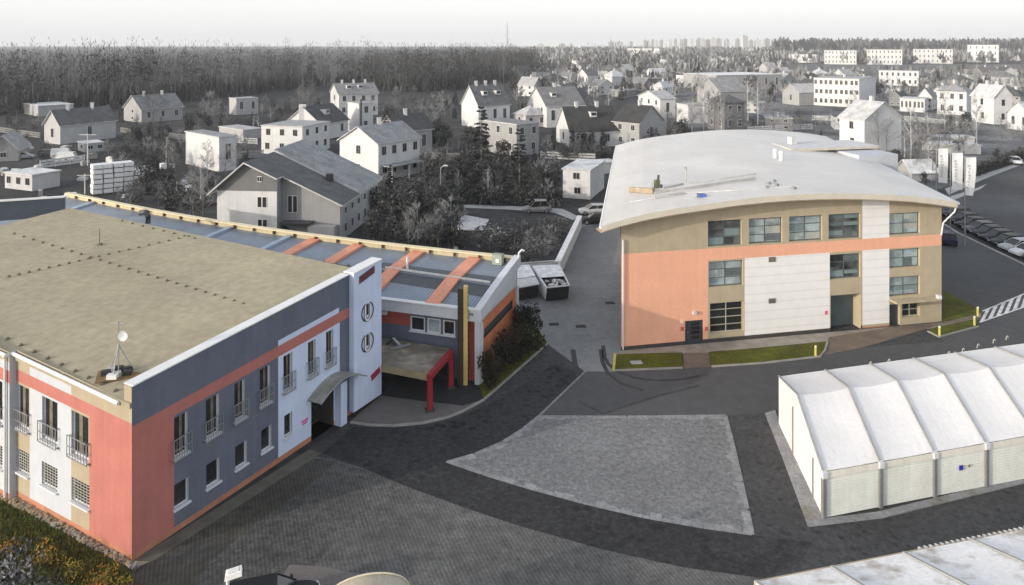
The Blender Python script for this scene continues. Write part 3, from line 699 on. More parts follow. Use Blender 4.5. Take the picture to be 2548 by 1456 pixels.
for px, py in ((1928, 393), (1943, 399)):
    p = whroof(px, py); mb = MB(); mb.tube([p-V(0, 0, .1), p+V(0, 0, .75)], .22, WHITE_CAP, 10); mb.tube([p+V(0, 0, .76), p+V(0, 0, 1.0)], .30, WHITE_CAP, 10, .18); mb.build('roof_cowl', wh)
for px, py in ((1925, 452), (1975, 470), (1932, 462), (1912, 458), (1908, 468)):
    p = whroof(px, py); mb = MB(); mb.box(p, .3, .3, .18, STEEL, .4); mb.build('roof_bracket', wh)
# white stair tower with flat slab roof behind the hump
tc0 = V(41.2, 90, 0); TW = wh
mb = MB(); mb.box(V(42.3, 91.0, 0), 5.2, 8, 11.9, WHITE, .2); mb.build('stair_tower', wh)
sl = [G(1972, 366, 12.5), G(2204, 357, 12.5), G(2206, 350, 12.5), G(2000, 352, 12.5)]
mb = MB(); mb.hexa([V(33.4, 88.5, 12.05), V(45.3, 91.3, 12.05), V(44.4, 97, 12.05), V(33.0, 94, 12.05)], [V(33.4, 88.5, 12.35), V(45.3, 91.3, 12.35), V(44.4, 97, 12.35), V(33.0, 94, 12.35)], mat('cream_slab', (.55, .51, .42)), CONC_W); mb.build('tower_roof', wh)
for (x, y) in ((33.9, 89.2), (38.2, 90.2), (42.0, 91.2)):
    mb = MB(); mb.box(V(x, y, 10.3), .25, .25, 1.74, TAN); mb.build('bracket', wh)
mb = MB(); mb.box(V(35.2, 93, 12.36), .8, .8, .9, CONC_W, .3); mb.build('vent_box', wh)
# ================================================================== TENTS (right)
TENT = mat('white_tent_sheet', (.79, .765, .74), rough=.55, var=.05, scale=.35, fine=.03, bump=.35, stain=(.66, .63, .58), stain_amt=.22, stain_scale=.22)
TPAN = mat('pale_green_cladding', (.80, .82, .75), rough=.6, var=.05, streak=.07, stain=(.62, .6, .5), stain_amt=.25, stain_scale=.5)
TPOST = mat('tent_post_grey', (.20, .20, .20), rough=.5)
TSEAM = mat('tent_seam_grey', (.33, .33, .32), rough=.6)
def make_tent(t, near, far, ridge, nb, dvec, zN, zF, zR, wall=True, zwall=None, dirt=None):
    "near, far, ridge: points on the end; the tent runs along dvec over nb bays"
    st = dvec/nb
    TM = dirt or TENT
    for i in range(nb):
        a, b = st*i, st*(i+1); sag = .11
        rows = []
        for k in range(7):
            v = k/6; r = []
            for j in range(7):
                u = j/6; o = lerp(a, b, u); dz = -sag*math.sin(math.pi*u)*(1 if k else .2)
                p = lerp(near+V(0, 0, zN), ridge+V(0, 0, zR), v)+o; p.z += dz; r.append(p)
            rows.append(r)
        for k in range(1, 6):
            v = k/5; r = []
            for j in range(7):
                u = j/6; o = lerp(a, b, u); dz = -sag*math.sin(math.pi*u)*(1 if k < 5 else .2)
                p = lerp(ridge+V(0, 0, zR), far+V(0, 0, zF), v)+o; p.z += dz; r.append(p)
            rows.append(r)
        mb = MB(); mb.slab(rows, .03, TM); mb.build('roof_sheet', t, smooth=False)
    sd_ = (near-far); sd_.z = 0; sd_.normalize()
    for i in range(nb+1):
        o = st*i; mb = MB(); up = V(0, 0, .05)
        mb.bar(near+o+V(0, 0, zN)+up, ridge+o+V(0, 0, zR)+up, .13, .06, TSEAM); mb.bar(ridge+o+V(0, 0, zR)+up, far+o+V(0, 0, zF)+up, .13, .06, TSEAM); mb.build('roof_seam', t)
    if not wall: return
    for i in range(nb):
        a, b = near+st*i, near+st*(i+1); mb = MB(); dr_ = (b-a).normalized(); nn = V(dr_.y, -dr_.x, 0)
        for k in range(14):      # horizontal ribbed sheets
            z0, z1_ = .06+k*(zN-.36)/14, .06+(k+1)*(zN-.36)/14-.024
            p, q = a+dr_*.12, b-dr_*.12
            mb.hexa([p+V(0, 0, z0), q+V(0, 0, z0), q+V(0, 0, z0)+nn*.07, p+V(0, 0, z0)+nn*.07], [p+V(0, 0, z1_), q+V(0, 0, z1_), q+V(0, 0, z1_)+nn*.045, p+V(0, 0, z1_)+nn*.045], TPAN)
        mb.build('wall_panel', t)
        mb = MB(); p, q = a+nn*.09, b+nn*.09
        mb.hexa([p+V(0, 0, zN-.32), q+V(0, 0, zN-.32), q+V(0, 0, zN-.32)+nn*.05, p+V(0, 0, zN-.32)+nn*.05], [p+V(0, 0, zN-.01), q+V(0, 0, zN-.01), q+V(0, 0, zN-.01)+nn*.03, p+V(0, 0, zN-.01)+nn*.03], mat('tent_valance', (.80, .755, .66), var=.05, streak=.12)); mb.build('valance', t)
    for i in range(nb+1):
        a = near+st*i; dr_ = st.normalized(); nn = V(dr_.y, -dr_.x, 0); mb = MB(); mb.box(a+nn*.06, .2, .2, zN-.33, TPOST, math.atan2(dr_.y, dr_.x)); mb.build('post', t)
        mb = MB(); mb.box(a+nn*.12+V(0, 0, zN-.3), .3, .18, .3, WFRAME, math.atan2(dr_.y, dr_.x)); mb.build('corner_cap', t)
    # end wall
    mb = MB(); e = -st.normalized()
    mb.face([far, near, near+V(0, 0, zN), ridge+V(0, 0, zR), far+V(0, 0, zF)], TENT); mb.build('end_wall', t)
    for f_ in (.18, .62):
        p = lerp(near, far, f_)+e*.03; zt = lerp(zN, zR, min(1, f_*2))*.72
        mb = MB(); mb.box(p, .09, .05, zt, TPOST, math.atan2(dr_.y, dr_.x)); mb.build('end_post', t)
    mb = MB(); e2 = far+dvec; n2 = near+dvec; r2_ = ridge+dvec
    mb.face([e2, n2, n2+V(0, 0, zN), r2_+V(0, 0, zR), e2+V(0, 0, zF)], TENT); mb.face([far, e2, e2+V(0, 0, zF), far+V(0, 0, zF)], TENT); mb.build('end_wall', t)
tn = G(2047, 1289); tf = G(1937, 1056)
d2 = (G(2451, 1210)-tn); d2.z = 0; dtent = d2*(8/3.0)
zN, zF = zat(tn.y, 1172), zat(tf.y, 937)
rd_ = lerp(tn, tf, .52); zR = zat(rd_.y, 983)
t = thing('storage_tent', 'long white storage tent with pale ribbed side panels and grey roof seams', 'tent', tn)
make_tent(t, tn, tf, rd_, 8, dtent, zN, zF, zR)
mb = MB(); p = tn+d2*.83+V(0, 0, 1.25); dr_ = d2.normalized(); nn = V(dr_.y, -dr_.x, 0)
mb.box(p+nn*.12, .24, .04, .26, mat('blue_sticker', (.03, .03, .35)), math.atan2(dr_.y, dr_.x)); mb.box(p+nn*.12+dr_*.55+V(0, 0, .1), .12, .04, .12, mat('olive_sticker', (.25, .25, .05)), math.atan2(dr_.y, dr_.x)); mb.build('sticker', t)
# row of little roof hooks along the far eave
for px, py in ((2162, 897), (2208, 890), (2357, 871), (2393, 863), (2430, 852), (2470, 840), (2502, 832)):
    g = G(px, py+14, 2.9)
    mb = MB(); mb.tube([g, g+V(.03, 0, .2), g+V(.12, 0, .3), g+V(.17, 0, .18)], .035, CONC, 5); mb.build('eave_hook', t)
# second tent roof, nearest the camera at the lower right
f0 = G(1880, 1448, 2.8); f1 = G(2546, 1318, 2.8); f0.z = f1.z = 0
dv2 = (f1-f0).normalized(); nv2 = V(dv2.y, -dv2.x, 0)
TD = mat('soiled_tent_sheet', (.78, .765, .75), bump=.3, rough=.6, var=.04, scale=.5, stain=(.30, .24, .17), stain_amt=.75, stain_scale=.8, extra=None)
t = thing('storage_tent', 'soiled white tent roof with brown stains, nearest at the lower right', 'tent', f0)
make_tent(t, f0+nv2*9.5, f0, f0+nv2*4.7, 7, dv2*25.2, 2.8, 2.8, 4.1, dirt=TD)
mb = MB(); 
for k in range(60):
    p = f0+dv2*(8.2+k*.29)-nv2*.10; mb.tube([p+V(0, 0, 2.72)-nv2*.12, p+V(0, 0, 2.78)+nv2*.03], .07, CONC, 5)
mb.bar(f0+dv2*8.2-nv2*.14+V(0, 0, 2.715), f0+dv2*25.3-nv2*.14+V(0, 0, 2.715), .03, .03, CONC); mb.build('eave_lacing', t)
mb = MB(); p, q = f0-nv2*.08, f0+dv2*25.2-nv2*.08; mb.bar(p+V(0, 0, 2.6), q+V(0, 0, 2.6), .12, .3, mat('tan_edge', (.42, .34, .25))); mb.build('eave_beam', t)
# ================================================================== GROUND
def sheet(name, px, z, m, th=0):
    mb = MB(); pts = [V(G(x, y).x, G(x, y).y, z) for x, y in px]
    ar = sum(pts[i].x*pts[(i+1) % len(pts)].y-pts[(i+1) % len(pts)].x*pts[i].y for i in range(len(pts)))
    if ar < 0: pts.reverse()
    if th: mb.hexa([p-V(0, 0, th) for p in pts], pts, m)
    else: mb.face(pts, m)
    return setting(mb.build(name))
SOIL = mat('winter_ground', (.040, .040, .040), rough=1, var=.45, scale=.06, fine=.35, stain=(.03, .03, .03), stain_amt=.9, stain_scale=.05)
mb = MB(); N_ = 5800; mb.face([(-N_, -300, 0), (N_, -300, 0), (N_, N_, 0), (-N_, N_, 0)], SOIL); setting(mb.build('ground'))
def gang(a, b): d = G(*b)-G(*a); return math.atan2(d.y, d.x)
ROAD = mat('dark_block_paving', (.056, .056, .057), var=.16, scale=.22, fine=.25, stain=(.07, .07, .07), stain_amt=.4, stain_scale=.07, extra=grain(5., .22, spots_extra(1.7, .35, .34)))
ASPH = mat('grey_asphalt', (.082, .082, .084), var=.10, scale=.1, fine=.10, stain=(.048, .048, .049), stain_amt=.5, stain_scale=.06, extra=grain(8., .12))
LANE = mat('light_asphalt', (.205, .207, .21), var=.16, scale=.15, fine=.12, stain=(.25, .25, .25), stain_amt=.5, stain_scale=.1, extra=grain(6., .15))
a_ = gang((1000, 1250), (1062, 1400))
PAV = mat('striped_block_paving', (.125, .123, .118), var=.22, scale=.12, fine=.25, stain=(.09, .089, .086), stain_amt=.7, stain_scale=.06, extra=grain(5., .2, lines_extra(-a_+math.pi/2, 1.6, .76, .8)))
PATCH = mat('pale_concrete_blocks', (.18, .18, .18), var=.12, scale=.25, fine=.22, stain=(.215, .215, .215), stain_amt=.6, stain_scale=.12, extra=grain(5.5, .17))
PINKP = mat('pinkish_paving', (.15, .135, .125), var=.12, fine=.2)
def grassx(N, L, tc, c, k, mul, noise, rng, b): return c, mul(k, rng(noise(9., 3), .55, 1.35))
GRASS = mat('winter_grass', (.085, .090, .006), rough=1, var=.3, scale=.5, fine=.3, bump=.6, extra=grassx)
GRASSL = mat('left_grass', (.058, .066, .010), rough=1, var=.45, scale=.35, fine=.35, bump=.8, stain=(.038, .030, .014), stain_amt=.6, stain_scale=.3, extra=grassx)
KERB = mat('kerb_stone', (.30, .29, .26), var=.15)
PATH = mat('brown_paving', (.17, .135, .105), var=.2, scale=.6, fine=.2)
sheet('road', [(250, 1700), (335, 1402), (870, 1050), (1000, 940), (1262, 800), (1283, 690), (1395, 684), (1447, 556), (1520, 548), (1700, 560), (2345, 560), (2380, 577), (2547, 655), (2900, 760), (2900, 1700)], .004, ROAD)
sheet('path', [(1283, 692), (1394, 686), (1447, 558), (1540, 550), (1560, 760), (1545, 905), (1525, 925), (1455, 925), (1362, 857), (1310, 780), (1270, 772)], .008, LANE)
sheet('road', [(1455, 926), (1340, 1036), (1805, 1034), (1905, 1028), (2200, 960), (2700, 830), (2900, 760), (2700, 715), (2350, 560), (2300, 580), (2345, 850), (1800, 890), (1526, 926)], .012, ASPH)
sheet('pavement', [(335, 1408), (770, 1134), (830, 1143), (900, 1165), (1000, 1207), (1150, 1262), (1300, 1312), (1500, 1368), (1700, 1412), (1900, 1440), (1900, 1700), (150, 1700)], .008, PAV)
sheet('pavement', [(1110, 1150), (1180, 1130), (1250, 1100), (1300, 1068), (1340, 1036), (1560, 1037), (1805, 1034), (1822, 1100), (1845, 1200), (1860, 1270), (1872, 1331), (1750, 1314), (1600, 1288), (1450, 1253), (1300, 1212), (1200, 1181)], .016, PATCH)
sheet('pavement', [(345, 1408), (770, 1139), (840, 1148), (760, 1215), (640, 1300), (520, 1400), (420, 1560), (170, 1690)], .0125, mat('mossy_shade_paving', (.080, .073, .058), var=.3, scale=.2, fine=.3, stain=(.06, .06, .058), stain_amt=.9, stain_scale=.2, extra=lines_extra(-a_+math.pi/2, 1.6, .72, .8)))  # moss-tinted, with the office building's shade painted into the dark tone
sheet('pavement', [(345, 1410), (770, 1141), (830, 1147), (900, 1167), (1000, 1209), (1010, 1240), (930, 1300), (850, 1330), (790, 1400), (640, 1500), (170, 1690)], .0105, mat('half_shade_paving', (.098, .095, .088), var=.3, scale=.2, fine=.3, stain=(.125, .122, .118), stain_amt=.9, stain_scale=.15, extra=grain(5., .25, lines_extra(-a_+math.pi/2, 1.6, .74, .8))))  # half-dark step of the same painted shade, easing into the lit paving
BAND = mat('dark_band_paving', (.032, .032, .033), var=.2, scale=.25, fine=.3, stain=(.055, .055, .055), stain_amt=.5, stain_scale=.09, extra=grain(5., .3, spots_extra(1.3, .30, .42)))
sheet('road', [(800, 1129), (880, 1062), (980, 1066), (1060, 1058), (1140, 1040), (1260, 985), (1380, 905), (1448, 935), (1339, 1037), (1300, 1068), (1250, 1100), (1180, 1130), (1110, 1151), (1200, 1182), (1300, 1213), (1450, 1254), (1600, 1289), (1750, 1315), (1876, 1333), (2020, 1352), (1990, 1400), (1900, 1439), (1700, 1411), (1500, 1367), (1300, 1311), (1150, 1261), (1000, 1206), (900, 1164)], .0145, BAND)
EDGE = mat('pale_edge_course', (.26, .26, .26), var=.25, scale=1.5, fine=.3)
PE = [(1110, 1150), (1180, 1130), (1250, 1100), (1300, 1068), (1340, 1036), (1560, 1037), (1805, 1034), (1822, 1100), (1845, 1200), (1860, 1270), (1872, 1331), (1750, 1314), (1600, 1288), (1450, 1253), (1300, 1212), (1200, 1181)]
mb = MB(); rn = random.Random(4); pe = [G(*q) for q in PE]
for i in range(len(pe)):
    a, b = pe[i], pe[(i+1) % len(pe)]; L = (b-a).length; d = (b-a).normalized(); n_ = V(-d.y, d.x, 0); c = sum(pe, V(0, 0, 0))/len(pe)
    if n_.dot(c-a) < 0: n_ = -n_
    k = .05
    while k < L-.1:
        l = min(rn.uniform(.3, .6), L-k); w_ = rn.uniform(.15, .55); q = [a+d*k-n_*.1, a+d*(k+l)-n_*.1, a+d*(k+l)+n_*w_, a+d*k+n_*w_]; mb.face([V(p.x, p.y, .018+.0015*i) for p in q], EDGE); k += l+.02
setting(mb.build('pavement'))
TYM = mat('tyre_mark', (.052, .052, .053), var=.3)
def track(px, w_=.32):
    mb = MB(); rows = []
    for i in range(len(px)):
        p = G(*px[i]); q = G(*px[min(i+1, len(px)-1)]); o = G(*px[max(i-1, 0)]); d = (q-o); d.z = 0; d.normalize(); n_ = V(-d.y, d.x, 0)*w_/2; p.z = .022; rows.append([p+n_, p-n_])
    mb.grid(rows, TYM); setting(mb.build('road'))
track([(1500, 860), (1504, 890), (1512, 905), (1535, 925), (1580, 941), (1640, 948), (1700, 944), (1760, 932)]); track([(1494, 870), (1498, 900), (1512, 930), (1545, 955), (1600, 972)]); track([(1440, 1000), (1500, 1030), (1560, 1010), (1640, 985), (1740, 960)], .25); track([(1425, 870), (1430, 905), (1440, 935)], .4)
sheet('pavement', [(690, 1455), (720, 1405), (800, 1410), (900, 1430), (1000, 1480), (1000, 1600), (600, 1600)], .012, PINKP)
mb = MB(); a, b = G(1457, 923), G(1338, 1038); a.z = b.z = .02; mb.bar(a, b, .16, .004, LANE); setting(mb.build('road'))
sheet('pavement', [(870, 1050), (945, 985), (1060, 1000), (1150, 1010), (1200, 996), (1150, 1022), (1110, 1038), (1050, 1052), (980, 1058), (920, 1057)], .016, PINKP)
sheet('pavement', [(946, 984), (1000, 930), (1195, 955), (1200, 995), (1150, 1009), (1060, 999)], .02, mat('porch_dark_ground', (.035, .035, .036)))  # near-black ground sheet reaching out from under the porch
sheet('lawn', [(1202, 994), (1362, 855), (1312, 782), (1270, 775), (1252, 830), (1192, 960)], .10, GRASS, .1)
def kerb(px, w=.14, h=.12, m=KERB):
    mb = MB()
    for i in range(len(px)-1):
        a, b = G(*px[i]), G(*px[i+1]); a.z = b.z = h/2; mb.bar(a, b, w, h, m)
    return setting(mb.build('kerb'))
kerb([(872, 1053), (920, 1060), (980, 1061), (1050, 1055), (1112, 1041), (1152, 1025), (1203, 997), (1363, 856), (1312, 780)])
sheet('lawn', [(1531, 884), (1696, 880), (1698, 915), (1528, 922)], .10, GRASS, .1)
sheet('lawn', [(1765, 878), (1900, 868), (2056, 853), (2050, 872), (2038, 887), (1900, 903), (1770, 912)], .10, GRASS, .1)
sheet('path', [(1699, 868), (1762, 866), (1769, 914), (1700, 916)], .02, PATH)
sheet('path', [(1530, 884), (1546, 873), (2060, 828), (2342, 803), (2440, 780), (2440, 790), (2320, 818), (2060, 850), (1760, 878), (1700, 880)], .03, mat('pale_apron', (.30, .27, .23), var=.2))
sheet('path', [(2056, 853), (2062, 840), (2235, 812), (2345, 803), (2432, 783), (2436, 795), (2330, 812), (2150, 865), (2040, 886)], .034, PATH)
sheet('lawn', [(2344, 803), (2347, 725), (2436, 772), (2440, 780)], .10, GRASS, .1)
sheet('lawn', [(2310, 826), (2330, 816), (2432, 796), (2432, 812), (2336, 838)], .10, GRASS, .1)
kerb([(1528, 924), (1698, 917)]); kerb([(1770, 914), (1900, 905), (2040, 889), (2052, 874), (2058, 853)]); kerb([(2308, 826), (2336, 840), (2434, 814)]); kerb([(1530, 884), (1526, 924)], .2, .16, mat('yellow_kerb', (.5, .45, .12)))
sheet('pavement', [(1903, 1030), (1928, 1022), (1942, 1062), (2047, 1292), (2180, 1276), (2546, 1188), (2700, 1150), (2700, 1165), (2546, 1204), (2195, 1290), (2010, 1312), (1950, 1150)], .06, mat('grey_concrete_apron', (.26, .26, .265), var=.2, scale=.5, fine=.2, stain=(.2, .18, .1), stain_amt=.8, stain_scale=.4), .06)
sheet('lawn', [(1500, 330), (1640, 300), (1700, 160), (2700, 160), (2900, 330), (2547, 395), (2440, 430), (2340, 470), (2200, 470), (2000, 420), (1700, 400)], .004, mat('sun_bright_gardens', (.15, .15, .15), rough=1, var=.5, scale=.07, fine=.35, stain=(.05, .05, .05), stain_amt=.9, stain_scale=.06))  # gardens lightened: the brighter sun on this side is put into the colour
# car park and road on the right
sheet('road', [(2350, 552), (2380, 574), (2547, 654), (2900, 750), (2900, 470), (2900, 330), (2620, 380), (2547, 398), (2440, 430), (2360, 470), (2330, 520)], .016, mat('car_park_asphalt', (.062, .062, .063), var=.2, scale=.05, fine=.1, stain=(.10, .10, .10), stain_amt=.7, stain_scale=.04))
sheet('pavement', [(2350, 470), (2440, 435), (2547, 402), (2547, 408), (2450, 445), (2360, 485)], .02, CONC)
sheet('pavement', [(2330, 500), (2425, 470), (2455, 458), (2440, 470), (2345, 510)], .024, CONC)
kerb([(2350, 560), (2380, 580), (2547, 660), (2700, 725)], .25, .14, CONC)
mb = MB(); WP = mat('road_paint', (.62, .62, .62), var=.25, fine=.2)
for i in range(13):
    u0 = i/13; u1 = u0+.042; sk = .035
    def hp(u, v): return G(lerp(lerp(2444, 2700, u), lerp(2436, 2700, u), v), lerp(lerp(775, 668, u), lerp(803, 712, u), v))
    q = [hp(u0+sk, 0), hp(u1+sk, 0), hp(u1, 1), hp(u0, 1)]
    mb.face([V(p.x, p.y, .024) for p in reversed(q)], WP)
for a, b in (((2436, 803), (2700, 712)), ((2444, 775), (2700, 668))):
    p, q = G(*a), G(*b); p.z = q.z = .026; mb.bar(p, q, .16, .004, WP)
setting(mb.build('road_marking'))
# left: gravel strip and grass
sheet('lawn', [(-700, 1180), (-100, 1195), (0, 1236), (330, 1424), (300, 1480), (150, 1700), (-900, 1700)], .03, GRASSL)
GRAV = mat('gravel_strip', (.30, .25, .17), var=.3, scale=2.2, fine=.5, bump=.5)
sheet('path', [(-100, 1160), (0, 1212), (328, 1397), (372, 1400), (330, 1420), (0, 1238), (-100, 1190)], .05, GRAV)
sheet('pavement', [(330, 1397), (770, 1119), (800, 1128), (372, 1402)], .02, mat('damp_strip', (.125, .115, .09), var=.2))
ST = [mat('stone_%s' % n, c, var=.3) for n, c in (('tan', (.38, .30, .19)), ('grey', (.3, .29, .27)), ('dark', (.06, .05, .04)))]
mb = MB()
for i in range(420):
    u = R_.random(); px, py = lerp(-20, 345, u), lerp(1208, 1404, u)+R_.uniform(3, 22); p = G(px, py, .04); r = R_.uniform(.04, .13)
    mb.box(p, r, r*R_.uniform(.7, 1.3), r*R_.uniform(.5, 1.2), R_.choice(ST[:2]+[ST[0]]+([ST[2]] if R_.random() < .4 else [])), R_.random()*3)
o = mb.build('gravel'); o['kind'] = 'stuff'
# ================================================================== HOUSES OF THE SUBURB
LAND = []          # landmarks: px, py, phrase
USED = {}
def rel_label(head, px, py, tail_max=6):
    "a label told by the nearest landmarks, new for every thing if one can be found"
    order = sorted(LAND, key=lambda l: (l[0]-px)**2+((l[1]-py)*1.6)**2)[:tail_max]
    for (lx, ly, ph) in order:
        dx, dy = px-lx, (py-ly)*1.6
        r = ('right of' if dx > 0 else 'left of') if abs(dx) > abs(dy) else ('in front of' if dy > 0 else 'behind')
        lab = '%s %s %s' % (head, r, ph)
        if lab not in USED and len(lab.split()) <= 16: USED[lab] = 1; return lab
    return None
def gw(v, n=''): return mat('grey_wall_%02d%s' % (round(v*100), n), (v*.80, v*.80, v*.80), var=.06, scale=.5, fine=.05, streak=.10, stain=(v*.6, v*.6, v*.59), stain_amt=.3, stain_scale=.3)
def gr(v): return mat('grey_roof_%02d' % round(v*100), (v, v, v), rough=.8, var=.22, scale=.6, fine=.2, streak=.25)
BARGE = mat('pale_barge_board', (.5, .5, .5)); CHIM = mat('chimney_render', (.62, .62, .62), streak=.2)
WIN_D = glass_mat('house_window', (.03, .03, .03), rough=.2)
def house(label, A_, B_, Cx, eave, ridge=None, kind='gl', wall=.7, roof=.15, wl=(0, 0), wr=(0, 0), chim=0, lb=None, ru=.5, short=None, name='house', zA=None, over=.45, cat='house', org_py=None):
    a, b = G(*A_), G(*B_); da = a-b; La = da.length; da.normalize(); db = V(da.y, -da.x, 0)
    if db.y < 0: db = -db
    if lb is None:
        k = (Cx-CX)/F; lb = (k*b.y-b.x)/(db.x-k*db.y)
        if not 3 < lb < 60: lb = 10
    ze = zat(b.y, eave); t = thing(name, label, cat, b)
    USED[label] = 1
    if short: LAND.append(((A_[0]+Cx)/2, B_[1]-10, short))
    wm, rm = gw(wall), gr(roof)
    if kind == 'gr': w_, W, r_, L = db, lb, da, La
    else: w_, W, r_, L = da, La, db, lb
    P = lambda u, v, z: b+w_*u+r_*v+V(0, 0, z)
    mb = MB(); ze2 = zA if zA is not None else ze
    def q(pts): mb.face(pts, wm)
    if kind in ('gl', 'gr'):
        mid = P(W*(1-ru) if kind == 'gl' else W*ru, 0, 0); zr = zat(mid.y, ridge); um = W*(1-ru) if kind == 'gl' else W*ru
        for v in (0, L): q([P(0, v, 0), P(W, v, 0), P(W, v, ze2), P(um, v, zr), P(0, v, ze)])
        q([P(0, 0, 0), P(0, L, 0), P(0, L, ze), P(0, 0, ze)]); q([P(W, 0, 0), P(W, L, 0), P(W, L, ze2), P(W, 0, ze2)])
        mb.build('wall', t)
        mb = MB(); th = .16
        for e, zz in ((0, ze), (W, ze2)):
            s_ = (zr-zz)/abs(um-e); o = over*.8; ue = e-o if e == 0 else e+o; zo = zz-s_*o+.1
            mb.slab([[P(ue, -over, zo), P(ue, L+over, zo)], [P(um, -over, zr+.1), P(um, L+over, zr+.1)]], th, rm, BARGE)
        rf = mb.build('roof', t); ridge_pt = lambda f: P(um, L*f, zr)
    elif kind == 'flat':
        for x0, x1_ in (((0, 0), (W, 0)), ((W, 0), (W, L)), ((W, L), (0, L)), ((0, L), (0, 0))): q([P(*x0, 0), P(*x1_, 0), P(*x1_, ze-.12), P(*x0, ze-.12)])
        mb.build('wall', t); mb = MB(); o = .18
        mb.hexa([P(-o, -o, ze-.12), P(W+o, -o, ze-.12), P(W+o, L+o, ze-.12), P(-o, L+o, ze-.12)], [P(-o, -o, ze+.1), P(W+o, -o, ze+.1), P(W+o, L+o, ze+.1), P(-o, L+o, ze+.1)], BARGE, rm)
        rf = mb.build('roof', t); ridge_pt = lambda f: P(W*.5, L*f, ze+.1); zr = ze
    else:      # hip
        for x0, x1_ in (((0, 0), (W, 0)), ((W, 0), (W, L)), ((W, L), (0, L)), ((0, L), (0, 0))): q([P(*x0, 0), P(*x1_, 0), P(*x1_, ze), P(*x0, ze)])
        mb.build('wall', t); mb = MB(); o = over; zr = zat(P(W/2, L/2, 0).y, ridge)
        c = [P(-o, -o, ze), P(W+o, -o, ze), P(W+o, L+o, ze), P(-o, L+o, ze)]
        if W > L: r0, r1_ = P(L*.45, L/2, zr), P(W-L*.45, L/2, zr); fs = [[c[0], c[1], r1_, r0], [c[2], c[3], r0, r1_], [c[1], c[2], r1_], [c[3], c[0], r0]]
        else: r0, r1_ = P(W/2, W*.45, zr), P(W/2, L-W*.45, zr); fs = [[c[0], c[1], r0], [c[1], c[2], r1_, r0], [c[2], c[3], r1_], [c[3], c[0], r0, r1_]]
        for f_ in fs: mb.face(f_, rm)
        mb.face(list(reversed([p-V(0, 0, .05) for p in c])), BARGE); rf = mb.build('roof', t); ridge_pt = lambda f: lerp(r0, r1_, f)
    for i in range(chim):
        p = ridge_pt((i+.6)/(chim+.3)); mb = MB(); s_ = .75 if zr > 4 else .4; mb.box(p+V(.1, 0, -.6), s_, s_, 1.7, CHIM, .3); mb.box(p+V(.1, 0, 1.11), s_+.15, s_+.15, .12, BARGE, .3); mb.build('chimney', rf, org=parent_origin(t))
    def wins(p0, p1, n, fl, top):
        if not n or not fl: return
        Wl = Wall(p0, p1); fh = top/fl
        if Wl.n.dot(p0+ (p1-p0)*.5-(b+w_*W/2+r_*L/2)) < 0: return
        for f in range(fl):
            for i in range(n):
                c = Wl.L*(i+.5)/n+R_.uniform(-.2, .2); ww = min(.6, Wl.L/n*.3); z0 = f*fh+fh*.32; z1_ = f*fh+fh*.80
                mb = MB(); pbox(mb, Wl, c-ww, c+ww, z0, z1_, .01, .05, WFRAME if wall < .6 else BARGE); o_ = mb.build('window', t)
                mb = MB(); pbox(mb, Wl, c-ww+.09, c-.03, z0+.09, z1_-.08, .051, .07, WIN_D); pbox(mb, Wl, c+.03, c+ww-.09, z0+.09, z1_-.08, .051, .07, WIN_D); mb.build('pane', o_, org=parent_origin(t))
    wins(a, b, *wl, min(ze, ze2)); wins(b, b+db*lb, *wr, ze)
    return t, dict(a=a, b=b, da=da, db=db, La=La, Lb=lb, ze=ze, zr=zr, rf=rf, P=P, W=W, L=L)
def dormer(t, info, u, v, w_=1.6, m=None, face=-1):
    "small flat dormer standing on the roof slope over the right-hand wall"
    b, da, db = info['b'], info['da'], info['db']
    p = b+db*(info['L']*v)+da*(info['W']*u); z = lerp(info['ze'], info['zr'], min(1, u*2))
    mb = MB(); m = m or CHIM; rz = math.atan2(db.y, db.x)
    mb.box(p+V(0, 0, z-.2), w_, 1.8, 1.25, m, rz, gr(.3)); d_ = mb.build('dormer', t)
    q = p-da*.92; mb = MB(); mb.box(q+V(0, 0, z+.2), w_*.8, .06, .7, WIN_D, rz); mb.build('pane', d_, org=parent_origin(t))

